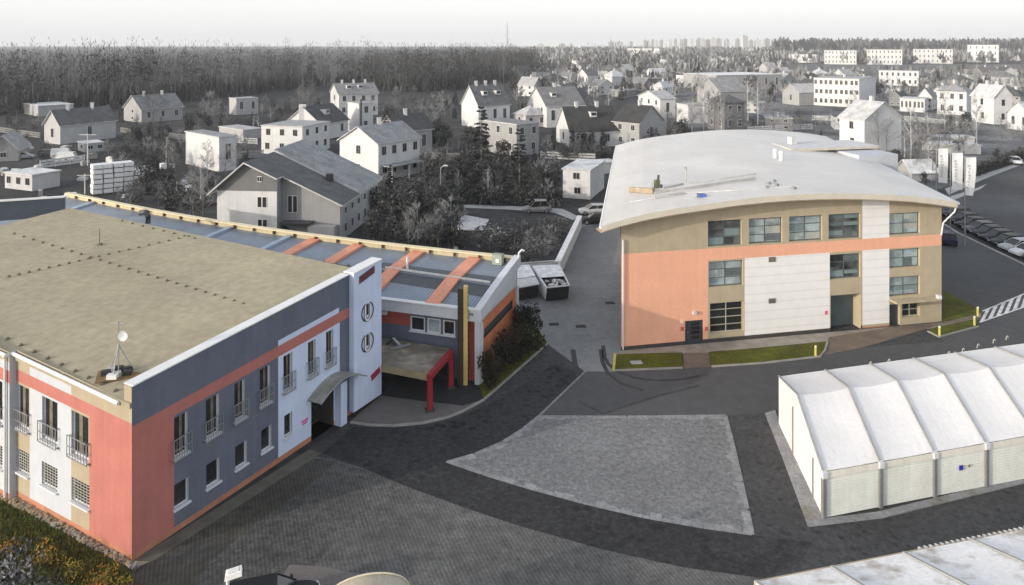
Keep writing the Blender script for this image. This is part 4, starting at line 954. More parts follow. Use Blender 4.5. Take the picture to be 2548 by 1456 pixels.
HS = [
 ('grey gabled house with dark roof nearest the forest on the left', (110, 356), (150, 360), 288, 311, 275, 'gl', .55, .13, (1, 1), (1, 1), 2, 'the grey gabled forest house'),
 ('pale flat shed behind the grey gabled forest house', (58, 283), (95, 290), 183, 264, None, 'flat', .5, .68, (0, 0), (0, 0), 0, None),
 ('old mottled villa half hidden by a bare tree at the forest edge', (308, 300), (352, 306), 455, 272, 238, 'gl', .42, .22, (1, 2), (3, 1), 2, 'the old mottled villa'),
 ('small grey flat block at the foot of the forest', (570, 284), (588, 287), 642, 246, None, 'flat', .55, .4, (0, 0), (2, 1), 0, 'the small grey forest block'),
 ('open white carport with flat pale roof on the meadow', (194, 374), (212, 380), 258, 358, None, 'flat', .5, .65, (1, 1), (2, 1), 0, 'the white carport'),
 ('long white container shed with dark doors behind the office roof', (12, 468), (80, 476), 149, 436, None, 'flat', .62, .7, (3, 1), (0, 0), 0, 'the white container shed'),
 ('gabled barn with pale verge cut by the left picture edge', (-35, 404), (46, 400), 60, 371, 338, 'gl', .36, .3, (1, 1), (0, 0), 0, 'the barn at the left edge'),
 ('tall peeling white block with blank face beyond the meadow', (462, 408), (545, 428), 588, 342, None, 'flat', .72, .3, (0, 0), (1, 1), 0, 'the peeling white block'),
 ('row of low grey garages behind the peeling white block', (545, 338), (605, 348), 652, 324, None, 'flat', .5, .45, (0, 0), (0, 0), 0, 'the low grey garages'),
 ('white house with large square chimney and dark roof behind the cube', (712, 345), (798, 350), 866, 308, 266, 'gl', .75, .08, (0, 0), (2, 1), 0, 'the large chimney house'),
 ('white cube house with flat roof and paired windows', (650, 382), (752, 387), 820, 316, None, 'flat', .80, .38, (3, 2), (3, 2), 0, 'the white cube house'),
 ('far white gabled house with dormers against dark forest', (822, 282), (843, 290), 940, 234, 208, 'gl', .72, .25, (1, 2), (4, 2), 3, 'the dormered forest house'),
 ('narrow white block with thin dark flue below the dormered house', (865, 326), (893, 331), 928, 258, None, 'flat', .76, .35, (0, 0), (1, 2), 0, 'the narrow white block'),
 ('dark roofed house directly behind the white gabled twin-storey house', (945, 384), (990, 394), 1075, 326, 287, 'gl', .4, .075, (1, 1), (2, 1), 1, 'the dark roofed rear house'),
 ('white gabled two-storey house with grey roof and side porch', (845, 438), (941, 452), 1044, 357, 315, 'gl', .78, .32, (1, 2), (4, 2), 1, 'the white gabled porch house'),
 ('tall white house with steep mansard roof and two dormers', (1148, 312), (1191, 319), 1268, 262, 212, 'gl', .82, .17, (0, 0), (3, 1), 3, 'the mansard house'),
 ('grey flat-roofed block in front of the mansard house', (1195, 374), (1285, 390), 1340, 310, None, 'flat', .42, .22, (3, 2), (2, 2), 0, 'the grey flat-roofed block'),
 ('white gabled house with skylight dormer right of the mansard house', (1312, 304), (1360, 318), 1454, 264, 217, 'gl', .72, .2, (2, 2), (3, 1), 1, 'the skylight house'),
 ('small pale hipped cottage in front of the skylight house', (1278, 312), (1308, 318), 1360, 288, 263, 'hip', .66, .5, (1, 1), (2, 1), 0, 'the hipped cottage'),
 ('white cottage with broad black roof among dark evergreens', (1384, 352), (1420, 368), 1540, 328, 266, 'gl', .74, .055, (1, 1), (2, 1), 2, 'the black-roofed cottage'),
 ('grey house with black roof joined to the black-roofed cottage', (1526, 362), (1590, 370), 1650, 306, 264, 'gr', .45, .055, (2, 2), (1, 1), 1, 'the grey black-roofed house'),
 ('white villa with low pale gable behind the black roofs', (1588, 284), (1642, 295), 1680, 246, 226, 'gl', .8, .45, (3, 2), (1, 1), 0, 'the low-gabled white villa'),
 ('blank pale wall block right of the low-gabled white villa', (1683, 302), (1712, 308), 1730, 262, None, 'flat', .7, .4, (0, 0), (0, 0), 0, None),
 ('grey house with pointed gable facing the camera below the white hall', (1734, 292), (1792, 302), 1806, 227, 194, 'gl', .4, .3, (1, 2), (0, 0), 0, 'the pointed grey gable'),
 ('dark brick house with hipped roof behind the tall birch', (1760, 320), (1802, 328), 1852, 256, 234, 'hip', .2, .12, (2, 2), (2, 2), 0, 'the dark brick house'),
 ('long hall with flat white roof crossing the middle distance', (1700, 218), (1782, 226), 1945, 188, None, 'flat', .45, .8, (0, 0), (6, 1), 0, 'the long white hall'),
 ('three-storey white block with rows of many windows', (2024, 262), (2137, 268), 2178, 197, None, 'flat', .8, .4, (9, 3), (0, 0), 1, 'the many-windowed white block'),
 ('white house with bright roof and grey gable behind the warehouse', (2088, 370), (2150, 380), 2242, 297, 254, 'gr', .8, .55, (1, 2), (0, 0), 1, 'the bright-roofed house'),
 ('white house with grey hipped roof far right of the bright-roofed house', (2331, 284), (2404, 288), 2416, 228, 207, 'hip', .8, .33, (3, 2), (0, 0), 1, 'the grey-hipped white house'),
 ('white house with pale roof and grey gable beside the hipped one', (2416, 302), (2472, 310), 2518, 241, 213, 'gr', .8, .6, (1, 2), (1, 2), 2, 'the pale-roofed gable house'),
 ('low white pavilion with a row of small windows', (2238, 277), (2300, 280), 2312, 247, None, 'flat', .8, .6, (6, 1), (0, 0), 0, 'the low white pavilion'),
 ('white gabled house cut by the right picture edge', (2506, 320), (2562, 328), 2600, 285, 254, 'gl', .8, .55, (2, 1), (0, 0), 0, None),
 ('low pale workshop roof beside the road at the right', (2404, 374), (2440, 384), 2500, 362, None, 'flat', .6, .62, (0, 0), (0, 0), 0, 'the pale roadside workshop'),
 ('small light annex roof behind the roadside workshop', (2402, 352), (2425, 358), 2465, 342, None, 'flat', .6, .66, (0, 0), (0, 0), 0, None),
 ('little white two-storey hut with single upper window by the lane', (1400, 492), (1468, 497), 1476, 424, None, 'flat', .74, .7, (1, 2), (0, 0), 0, 'the little white hut'),
 ('pale flat garage behind the little white hut', (1478, 426), (1500, 433), 1536, 405, None, 'flat', .66, .66, (0, 0), (0, 0), 0, None),
 ('light tarpaulin shed just beyond the warehouse corner', (2230, 442), (2268, 452), 2332, 428, 398, 'gl', .5, .72, (0, 0), (0, 0), 0, 'the tarpaulin shed'),
 ('hipped bungalow near the upper right picture edge', (2488, 212), (2532, 217), 2570, 192, 176, 'hip', .6, .2, (2, 1), (1, 1), 0, 'the upper right bungalow'),
 ('grey gabled house left of the many-windowed white block', (1946, 258), (1988, 263), 2006, 230, 209, 'gl', .45, .5, (1, 1), (0, 0), 0, None),
 ('wide pale terrace in front of the white apartment slabs', (2186, 212), (2285, 215), 2302, 178, None, 'flat', .8, .66, (7, 2), (0, 0), 0, 'the wide pale terrace'),
 ('white apartment slab farthest left in its row', (1960, 156), (2032, 157), 2036, 136, None, 'flat', .8, .6, (6, 2), (0, 0), 0, 'the leftmost apartment slab'),
 ('long white apartment slab second in its row', (2050, 160), (2130, 161), 2136, 126, None, 'flat', .8, .5, (9, 3), (0, 0), 0, 'the second apartment slab'),
 ('white apartment slab in the middle of its row', (2156, 161), (2244, 162), 2250, 124, None, 'flat', .8, .5, (9, 3), (0, 0), 0, 'the middle apartment slab'),
 ('long white apartment slab before the tallest one', (2272, 158), (2370, 159), 2377, 123, None, 'flat', .8, .5, (9, 3), (0, 0), 0, 'the fourth apartment slab'),
 ('tallest white apartment slab at the right end of its row', (2406, 155), (2484, 156), 2490, 112, None, 'flat', .84, .6, (5, 3), (0, 0), 0, 'the tallest apartment slab'),
 ('thin white apartment slab behind the long hall', (1560, 137), (1640, 138), 1646, 121, None, 'flat', .8, .7, (0, 0), (0, 0), 0, None),
]
HI = {}
for h in HS:
    lb = 10 if h[2] > (0,) and (abs(h[3]-h[2][0]) < 24) else None
    HI[h[0]] = house(h[0], h[1], h[2], h[3], h[4], h[5], h[6], h[7], h[8], h[9], h[10], h[11], lb=lb, short=h[12], cat='apartment block' if 'apartment' in h[0] else 'house')
def hi(k): return next(v for n, v in HI.items() if k in n)
for k, lst in (('steep mansard', ((.25, .3), (.25, .72))), ('far white gabled house with dormers', ((.25, .3), (.25, .6))), ('skylight dormer', ((.25, .3),)), ('large square chimney', ((.25, .45),)), ('broad black roof', ((.3, .55),))):
    t, info = hi(k)
    for u, v in lst: dormer(t, info, u, v)
t, info = hi('large square chimney')
mb = MB(); p = lerp(info['a'], info['b'], .45)+info['db']*.4; mb.box(p, 1.7, 1.4, zat(p.y, 260), CHIM, .1); mb.box(p+V(1.6, 1.5, 0), .5, .5, zat(p.y, 276), gr(.1), .1); mb.build('chimney', t)
t, info = hi('dark flue'); p = info['b']+V(.6, -.2, 0); mb = MB(); mb.tube([p, p+V(0, 0, info['ze']+1.2)], .22, gr(.05), 7); mb.build('flue', t)
t, info = hi('side porch'); Wl = Wall(info['b'], info['b']+info['db']*info['Lb']); mb = MB()
pbox(mb, Wl, .8, Wl.L*.85, 2.6, 2.8, 0, 2.6, gr(.3)); pr = mb.build('porch', t)
for f in (.1, .5, .84): mb = MB(); q = Wl.L*f; pbox(mb, Wl, q-.1, q+.1, 0, 2.6, 2.3, 2.5, CHIM); mb.build('post', pr, org=parent_origin(t))
# the large house behind the annex
a, b = G(540, 604), G(834, 612)
USED['x'] = 1
lab = 'large white and grey house with long dark roof right behind the annex'
t = thing('house', lab, 'house', b); LAND.append((735, 560, 'the large house behind the annex'))
da = (a-b); La = da.length; da.normalize(); db = V(da.y, -da.x, 0)
if db.y < 0: db = -db
LbH = 19.0; zA_, zB_ = 6.9, 4.95; um = La*.75; zr = zat((b+da*um).y, 404)
P = lambda u, v, z: b+da*u+db*v+V(0, 0, z)
sl = (zr-zB_)/um; us = La*.49; zs = zB_+sl*us
mb = MB(); Wm, Gm, Dm = gw(.78), gw(.40), gw(.22, 'clad')
zc = 6.55
mb.face([P(La, 0, 0), P(us, 0, 0), P(us, 0, zc), P(La, 0, zc)], Wm); mb.face([P(La, 0, zc), P(us, 0, zc), P(us, 0, zs), P(um, 0, zr), P(La, 0, zA_)], Dm)
mb.face([P(us, 0, 0), P(us, 1.8, 0), P(us, 1.8, zs), P(us, 0, zs)], Gm); mb.face([P(us, 1.8, 0), P(0, 1.8, 0), P(0, 1.8, zB_), P(us, 1.8, zs)], Gm)
mb.face([P(0, 1.8, 0), P(0, LbH, 0), P(0, LbH, zB_), P(0, 1.8, zB_)], gw(.55)); mb.face([P(La, 0, 0), P(La, LbH, 0), P(La, LbH, zA_), P(La, 0, zA_)], Wm); mb.face([P(0, LbH, 0), P(La, LbH, 0), P(La, LbH, zA_), P(um, LbH, zr), P(0, LbH, zB_)], Wm)
mb.build('wall', t)
mb = MB(); o = .6; sA = (zr-zA_)/(La-um)
mb.slab([[P(-o, .9, zB_-sl*o+.12), P(-o, LbH+.4, zB_-sl*o+.12)], [P(us-.3, .9, zs-sl*.3+.12), P(us-.3, LbH+.4, zs-sl*.3+.12)]], .2, gr(.12), BARGE)
mb.slab([[P(us-.3, -.8, zs-sl*.3+.125), P(us-.3, LbH+.4, zs-sl*.3+.125)], [P(um, -.8, zr+.12), P(um, LbH+.4, zr+.12)]], .2, gr(.12), BARGE)
mb.slab([[P(La+o*1.6, -.8, zA_-sA*o*1.6+.12), P(La+o*1.6, LbH+.4, zA_-sA*o*1.6+.12)], [P(um, -.8, zr+.12), P(um, LbH+.4, zr+.12)]], .2, gr(.12), BARGE); rf = mb.build('roof', t)
mb = MB(); z0 = zB_+sl*2.2; mb.slab([[P(-o, 8.2, zB_-sl*o+.42), P(-o, LbH+.45, zB_-sl*o+.42)], [P(um, 8.2, zr+.42), P(um, LbH+.45, zr+.42)]], .28, gr(.30), BARGE); mb.build('dormer_roof', t)
mb = MB(); p = P(3.4, 7.6, zB_+sl*3.4+.1); mb.tube([p, p+V(0, 0, .9)], .5, gr(.06), 8); mb.build('chimney', rf, org=parent_origin(t))
WA = Wall(P(La, 0, 0), P(us, 0, 0)); WB = Wall(P(us, 1.8, 0), P(0, 1.8, 0)); WC = Wall(P(0, 1.8, 0), P(0, LbH, 0))
def hw(Wl, px, py, w_, h_, s=None):
    q = s if s is not None else Wl.s_of(px); z = py if s is not None else Wl.t_of(px, py)
    mb = MB(); pbox(mb, Wl, q-w_/2, q+w_/2, z-h_/2, z+h_/2, .01, .06, WFRAME); o_ = mb.build('window', t)
    mb = MB()
    for k in (-1, 1): pbox(mb, Wl, q+k*w_*.25-w_*.19, q+k*w_*.25+w_*.19, z-h_/2+.08, z+h_/2-.08, .061, .08, WIN_D)
    mb.build('pane', o_, org=parent_origin(t))
hw(WA, 652, 503, 1.25, 1.4); hw(WA, 653, 557, 1.25, 1.2); hw(WA, 646, 446, .6, .7); hw(WB, 728, 508, 1.3, 2.2)
for i in range(6): hw(WC, 0, 3.6, .8, .9, 2+i*2.8); hw(WC, 0, 1.4, .8, 1.2, 2+i*2.8)
mb = MB(); pbox(mb, WB, .3, WB.L*.55, 2.5, 2.62, 0, 1.6, gr(.1)); mb.build('balcony', t); mb = MB(); pbox(mb, WB, WB.L*.5, WB.L*.95, 0, 2.2, .02, 1.2, gw(.55)); mb.build('porch_wall', t)
# flue-topped chimney stacks are on the roofs; small filler houses of the far suburb
occ = [(min(h[1][0], h[2][0])-6, max(h[3], h[2][0])+6, h[4]-10, h[2][1]+4) for h in HS]
nf = 0; tries = 0
while nf < 165 and tries < 14000:
    tries += 1; px = R_.uniform(1290, 2545); py = 128+(R_.random()**1.35)*200
    if py > 255 and px < 1860: continue
    d = F*H/(py-HY); wpx = R_.uniform(8, 13)*F/d; hp = R_.uniform(4.5, 8)*F/d
    if px < 1330+60*(190-py)/60 and py < 190: continue
    bx = (px-wpx*.4, px+wpx*.45, py-hp*.45, py+1)
    if any(not (bx[1] < o[0] or bx[0] > o[1] or bx[3] < o[2] or bx[2] > o[3]) for o in occ[len(HS):]): continue
    if any(px+wpx*.7 > o[0] and px-wpx*.6 < o[1] and py > o[3]-9 and py-1.2*hp < o[3] for o in occ[:len(HS)]): continue
    occ.append(bx); nf += 1
    kind = R_.choice(['gl', 'gl', 'gr', 'hip', 'flat']); wv = R_.choice([.8, .8, .72, .6, .45, .3]); rv = R_.choice([.10, .16, .25, .4, .6])
    cw = {.8: 'white', .72: 'pale', .6: 'light grey', .45: 'grey', .3: 'dark grey'}[wv]; cr = {.10: 'black', .16: 'dark', .25: 'mid-grey', .4: 'grey', .6: 'pale'}[rv]
    kn = {'gl': 'gabled', 'gr': 'side-gabled', 'hip': 'hipped', 'flat': 'flat'}[kind]
    head = 'small %s house with %s %s roof' % (cw, cr, kn)
    lab = rel_label(head, px, py, 5)
    if lab is None: lab = 'one of the small far %s houses with %s %s roofs' % (cw, cr, kn)
    sk = R_.uniform(-.25, .25)
    tt, info = house(lab, (px-wpx*.6, py-1.0), (px, py+.8), px+wpx*.8, py-hp*.72, py-hp*1.25, kind, wv, rv, (2, 2) if d < 420 else (0, 0), (2, 2) if d < 420 else (0, 0), 1 if d < 500 else 0, lb=R_.uniform(8, 12))
    tt['group'] = 'small houses of the far suburb'
for i in range(22):
    px = 1310+i*57+R_.uniform(-18, 18); py = R_.uniform(116.5, 124); d = F*H/(py-HY); w2 = R_.uniform(22, 60)*F/d; hh = R_.uniform(7, 14)*F/d
    cw, wv = R_.choice([('white', .84), ('pale', .7), ('light grey', .6)])
    lab = rel_label('distant long %s block' % cw, px, py, 8) or 'distant long %s block near the skyline' % cw
    tt, info = house(lab, (px-w2/2, py-.05), (px+w2/2, py+.05), px+w2/2+2, py-hh, None, 'flat', wv, R_.choice([.4, .6, .7]), lb=10, cat='apartment block', name='apartment_block'); tt['group'] = 'long blocks near the skyline'
# garden fences
FEN = [gw(.5, 'fence'), gw(.25, 'fence'), gw(.75, 'fence')]
def fence(label, a, b, h, m):
    p, q = G(*a), G(*b); t = thing('garden_fence', label, 'fence', p); d = q-p; n = max(2, int(d.length/2.4))
    mb = MB()
    for k in range(3): mb.bar(p+V(0, 0, h*(.2+.35*k)), q+V(0, 0, h*(.2+.35*k)), .05, h*.24, m)
    mb.build('rail_boards', t); 
    for k in range(n+1): c = lerp(p, q, k/n); mb = MB(); mb.box(c, .12, .12, h*1.08, m); mb.build('post', t)
for a, b, h, k in [((655, 392), (560, 398), 1.6, 0), ((300, 330), (470, 350), 1.4, 1), ((470, 350), (640, 360), 1.5, 0), ((845, 445), (790, 420), 1.6, 2), ((1050, 395), (1190, 402), 1.5, 1), ((1345, 395), (1480, 402), 1.6, 0), ((1650, 372), (1760, 366), 1.5, 1), ((1860, 330), (2020, 322), 1.6, 2), ((2020, 300), (2140, 304), 1.6, 2), ((2250, 300), (2420, 318), 1.5, 0), ((2250, 345), (2400, 340), 1.6, 1), ((1700, 262), (1860, 255), 1.6, 0), ((1880, 285), (1950, 292), 1.6, 2), ((2190, 395), (2330, 392), 1.6, 1), ((100, 420), (210, 405), 1.6, 2), ((0, 330), (100, 345), 1.5, 1)]:
    cn = ('grey', 'dark', 'white')[k]
    fence(rel_label('%s board fence' % cn, (a[0]+b[0])/2, (a[1]+b[1])/2, 7) or '%s board fence among the gardens' % cn, a, b, h, FEN[k])
# city skyline
CITY = [gw(.45, 'tower'), gw(.65, 'tower')]
lastx = 0
for i, (px, top, w_, dd) in enumerate([(1604, 101, 6, 2600), (1613, 102, 5, 2600), (1624, 99, 7, 2600), (1632, 103, 5, 2500), (1645, 100, 6, 2600), (1668, 100, 8, 2600), (1680, 98, 7, 2500), (1692, 99, 5, 2600), (1703, 97, 9, 2500), (1722, 98, 7, 2500), (1738, 96, 8, 2500), (1748, 97, 10, 2400), (1760, 99, 12, 2500), (1775, 96, 16, 2400), (1788, 97, 12, 2400), (1808, 98, 8, 2400), (1834, 97, 8, 2400), (1851, 90, 13, 2300), (1868, 101, 9, 2400), (1885, 99, 14, 2400), (1907, 97, 12, 2500), (1925, 98, 7, 2500), (1940, 96, 9, 2600), (1955, 98, 6, 2600), (1520, 104, 12, 2700), (1540, 105, 18, 2700), (1570, 104, 8, 2700), (1345, 111, 16, 2300), (1398, 110, 14, 2300), (1420, 110, 9, 2300)]):
    x = (px-CX)*dd/F; hh = zat(dd, top); mb = MB(); wm_ = w_*dd/F; mb.box(V(x, dd, 0), wm_, 16, hh, CITY[i % 2], R_.uniform(-.2, .2)); mb.box(V(x, dd, hh), wm_*.3, 5, 3, CITY[0])
    tag(mb.build('tower_block', org=V(x, dd, 0)), 'pale tower block in the hazy city skyline' if px != 1851 else 'tallest flat-topped tower block in the hazy city skyline', 'tower block', 'tower blocks on the skyline')
# masts and poles
def mast(label, px, base, top, r, name='mast', cat='mast', m=None, arms=0):
    p = G(px, base); h = zat(p.y, top); t = thing(name, label, cat, p); m = m or STEEL
    mb = MB(); mb.tube([p, p+V(0, 0, h*.5), p+V(0, 0, h)], r, m, 6, r*.6); mb.build('pole', t)
    for k in range(arms): mb = MB(); z = h-.3-k*h*.05; mb.bar(p+V(-r*8-.5, 0, z), p+V(r*8+.5, 0, z), r*.7, r*.7, m); mb.build('crossarm', t)
    if not arms: mb = MB(); mb.tube([p+V(0, 0, h), p+V(0, 0, h+r*6)], r*.4, m, 5); mb.build('aerial', t)
    return t, p, h
mast('tall thin radio mast rising above the treeline', 1261.5, 150, 61, .75)
mast('faint lattice pylon behind the middle of the forest', 711, 128, 92, .5, arms=3, name='pylon', cat='pylon'); mast('faint pylon behind the forest near the dormered house', 858, 128, 104, .5, arms=3, name='pylon', cat='pylon')
t, p, h = mast('pale concrete utility pole behind the office roof at left', 218, 412, 332, .16, name='utility_pole', cat='utility pole', m=CONC_W, arms=1)
t, p, h = mast('thin white post rising behind the far roof corner', 211, 482, 432, .10, name='utility_pole', cat='utility pole', m=CONC_W, arms=1)
p = G(1096, 502); h = zat(p.y, 416)
t = thing('street_lamp', 'grey street lamp with curved arm before the dark evergreens', 'street lamp', p)
mb = MB(); mb.tube([p, p+V(0, 0, h*.9), p+V(.1, 0, h), p+V(.6, -.1, h+.25)], .10, CONC, 6, .06); mb.build('pole', t); mb = MB(); mb.box(p+V(.75, -.1, h+.18), .7, .28, .16, WFRAME); mb.build('lamp_head', t)
# ================================================================== TREES AND PLANTS
TWIG = [mat('twig_grey_%d' % i, (v,)*3, rough=1, var=.25, scale=.6) for i, v in enumerate((.19, .27, .13, .36))]
BARK = mat('grey_bark', (.16, .16, .16), rough=1, var=.35, scale=2); BIRCH = mat('birch_bark', (.50, .50, .49), rough=.9, var=.3, scale=3)
NEED = [mat('dark_needles_%d' % i, (v, v*1.02, v), rough=1, var=.4, scale=.8) for i, v in enumerate((.040, .060, .085))]
LEAF = [mat('shrub_leaf_%d' % i, (v,)*3, rough=1, var=.4, scale=.9) for i, v in enumerate((.055, .10, .16))]
def rv(r): return V(r.uniform(-1, 1), r.uniform(-1, 1), r.uniform(-1, 1))
def sliver(mb, p, d, l, w_, m, r):
    d = d.normalized(); s = d.cross(rv(r)); 
    if s.length < .01: return
    s = s.normalized()*w_*.5; mb.face([p-s, p+s, p+d*l+s*.3, p+d*l-s*.3], m)
def bare_tree(seed, h=9., spread=.42, birch=False, tw=0, dens=1.):
    r = random.Random(seed); t = MB(); c = MB(); bk = BIRCH if birch else BARK
    top = V(r.uniform(-.3, .3), r.uniform(-.3, .3), h*.93)
    pts = [V(0, 0, 0), V(r.uniform(-.12, .12), r.uniform(-.12, .12), h*.3), top*.66, top]
    t.tube(pts, h*.016, bk, 6, h*.003)
    def at(f):
        k = f*3; i = min(2, int(k)); return lerp(pts[i], pts[i+1], k-i)
    nl = int(15*dens)
    for i in range(nl):
        f = lerp(.22, .95, (i+r.random())/nl); p = at(f); a = r.uniform(0, 6.283); up = lerp(.55, 1.3, f) if not birch else lerp(.9, 1.6, f)
        L = h*spread*(1.15-f)*r.uniform(.7, 1.15)+h*.05; d = V(math.cos(a), math.sin(a), up).normalized(); e = p+d*L; mid = p+d*L*.5+V(0, 0, L*.06)
        t.tube([p, mid, e], h*.0055*(1.2-f), bk, 4, h*.0012, cap=False)
        for j in range(int(7*dens)):
            g = lerp(.25, 1, r.random()); q = lerp(p, mid, g*2) if g < .5 else lerp(mid, e, g*2-1); d2 = (d+rv(r)*.8+V(0, 0, .25)).normalized(); l2 = L*r.uniform(.28, .5)
            sliver(c, q, d2, l2, h*.006, TWIG[tw], r)
            for k in range(6):
                q2 = q+d2*l2*r.uniform(.2, 1); d3 = (d2+rv(r)*1.0+V(0, 0, -.3 if birch else .15)).normalized(); sliver(c, q2, d3, l2*r.uniform(.35, .75), h*.0048, TWIG[tw], r)
    return t, c
def conifer(seed, h=10., w_=.26, m=0):
    r = random.Random(seed); t = MB(); c = MB(); t.tube([V(0, 0, 0), V(0, 0, h*.97)], h*.018, BARK, 6, h*.003)
    n = 20
    for i in range(n):
        f = lerp(.07, .985, i/(n-1)); L = h*w_*(1-f)**.85+h*.02; nb = 9 if f < .75 else 6
        for j in range(nb):
            a = r.uniform(0, 6.283); LL = L*r.uniform(.7, 1.15); d = V(math.cos(a), math.sin(a), r.uniform(-.35, -.05) if f < .8 else .3); p = V(0, 0, f*h)
            e = p+d*LL; side = V(-d.y, d.x, 0)
            for k in range(6):
                q = lerp(p, e, lerp(.15, .95, (k+r.random())/6)); wd = LL*.30*(1.1-k/7)
                d2 = (d*.9+side*r.uniform(-1, 1)+V(0, 0, r.uniform(-.6, .1))).normalized(); sliver(c, q, d2, wd+h*.025, h*.028, NEED[m if r.random() < .7 else (m+1) % 3], r)
    return t, c
def leafy(seed, h=6., rad=.36, cols=None, n=900, size=.055, trunk=True, low=.12):
    r = random.Random(seed); t = MB(); c = MB(); cols = cols or [LEAF[0], LEAF[0], LEAF[1]]
    t.tube([V(0, 0, 0), V(0, 0, h*.6)], h*.02 if trunk else h*.01, BARK, 6, h*.008)
    cl = []
    for i in range(11):
        a = r.uniform(0, 6.283); f = r.uniform(low+.08, .86); ra = h*rad*(1-abs(f-.42)*1.1)*r.uniform(.25, .75); cl.append((V(ra*math.cos(a), ra*math.sin(a), f*h), h*rad*r.uniform(.34, .55), r.choice(cols)))
        t.tube([V(0, 0, h*f*.5), cl[-1][0]], h*.008, BARK, 4, h*.003, cap=False)
    for i in range(n):
        o, R0, m = r.choice(cl); d = rv(r)
        if d.length > 1: continue
        p = o+d.normalized()*R0*(d.length**.4); p.z = max(p.z, h*.03)
        sliver(c, p, rv(r)+V(0, 0, .2), h*size*r.uniform(.6, 1.3), h*size*r.uniform(.5, .9), m if r.random() < .75 else r.choice(cols), r)
    return t, c
PROTO = {}
def proto(k, tc, h):
    a = []
    for nm, mb in zip(('trunk', 'crown'), tc):
        me_o = mb.build(nm, None); me = me_o.data; bpy.data.objects.remove(me_o); a.append(me)
    PROTO[k] = (a, h)
for i in range(5): proto('bare%d' % i, bare_tree(20+i, 9, .40+.04*(i % 3), False, (0, 1, 2, 1, 0)[i]), 9.)
proto('birch0', bare_tree(41, 10, .26, True, 3, 1.1), 10.); proto('birch1', bare_tree(42, 10, .30, True, 1, 1.1), 10.)
for i in range(3): proto('fir%d' % i, conifer(60+i, 10, (.22, .28, .18)[i], i), 10.)
for i in range(3): proto('dark%d' % i, leafy(70+i, 6, .40, [NEED[0], NEED[1], NEED[2]], 1500, .06), 6.)
for i in range(3): proto('bush%d' % i, leafy(80+i, 3, .62, [LEAF[i], LEAF[0], LEAF[1]], 800, .075, False, .02), 3.)
KIND = {'bare': ('bare_tree', 'tree', 'bare grey tree'), 'birc': ('birch_tree', 'tree', 'slender pale birch'), 'fir0': ('fir_tree', 'tree', 'dark fir'), 'fir1': ('fir_tree', 'tree', 'broad dark fir'), 'fir2': ('fir_tree', 'tree', 'narrow grey fir'), 'dark': ('evergreen_tree', 'tree', 'dark evergreen'), 'bush': ('bush', 'bush', 'rounded bush')}
GROUPS = {'bare': 'bare trees of the suburb', 'birc': 'birches of the suburb', 'fir0': 'firs between the houses', 'fir1': 'firs between the houses', 'fir2': 'firs between the houses', 'dark': 'dark evergreens between the houses', 'bush': 'bushes in the gardens'}
NT = [0]
def tree(k, px, base, top=None, h=None, label=None, wide=1., p=None):
    p = p or G(px, base)
    if h is None: h = zat(p.y, top)
    (ms, h0) = PROTO[k]; s = h/h0; nm, cat, word = KIND[k[:4]]
    if label is None:
        sz = ('low' if h < 3.2 else 'small' if h < 5.5 else 'middle-sized' if h < 8.5 else 'tall' if h < 12 else 'very tall')
        label = rel_label('%s %s' % (sz, word), px, base, 7) or rel_label('%s %s with %s crown' % (sz, word, 'spreading' if wide > 1 else 'narrow'), px, base, 9) or '%s %s, one of several close together in the suburb' % (sz, word)
    t = thing(nm, label, cat, p, GROUPS[k[:4]]); t.rotation_euler = (0, 0, R_.uniform(0, 6.28)); t.scale = (s*wide, s*wide, s)
    for n_, me in zip(('trunk', 'crown') if nm != 'bush' else ('stem', 'foliage'), ms):
        o = bpy.data.objects.new(n_, me); COL.objects.link(o); o.parent = t
    NT[0] += 1; return t
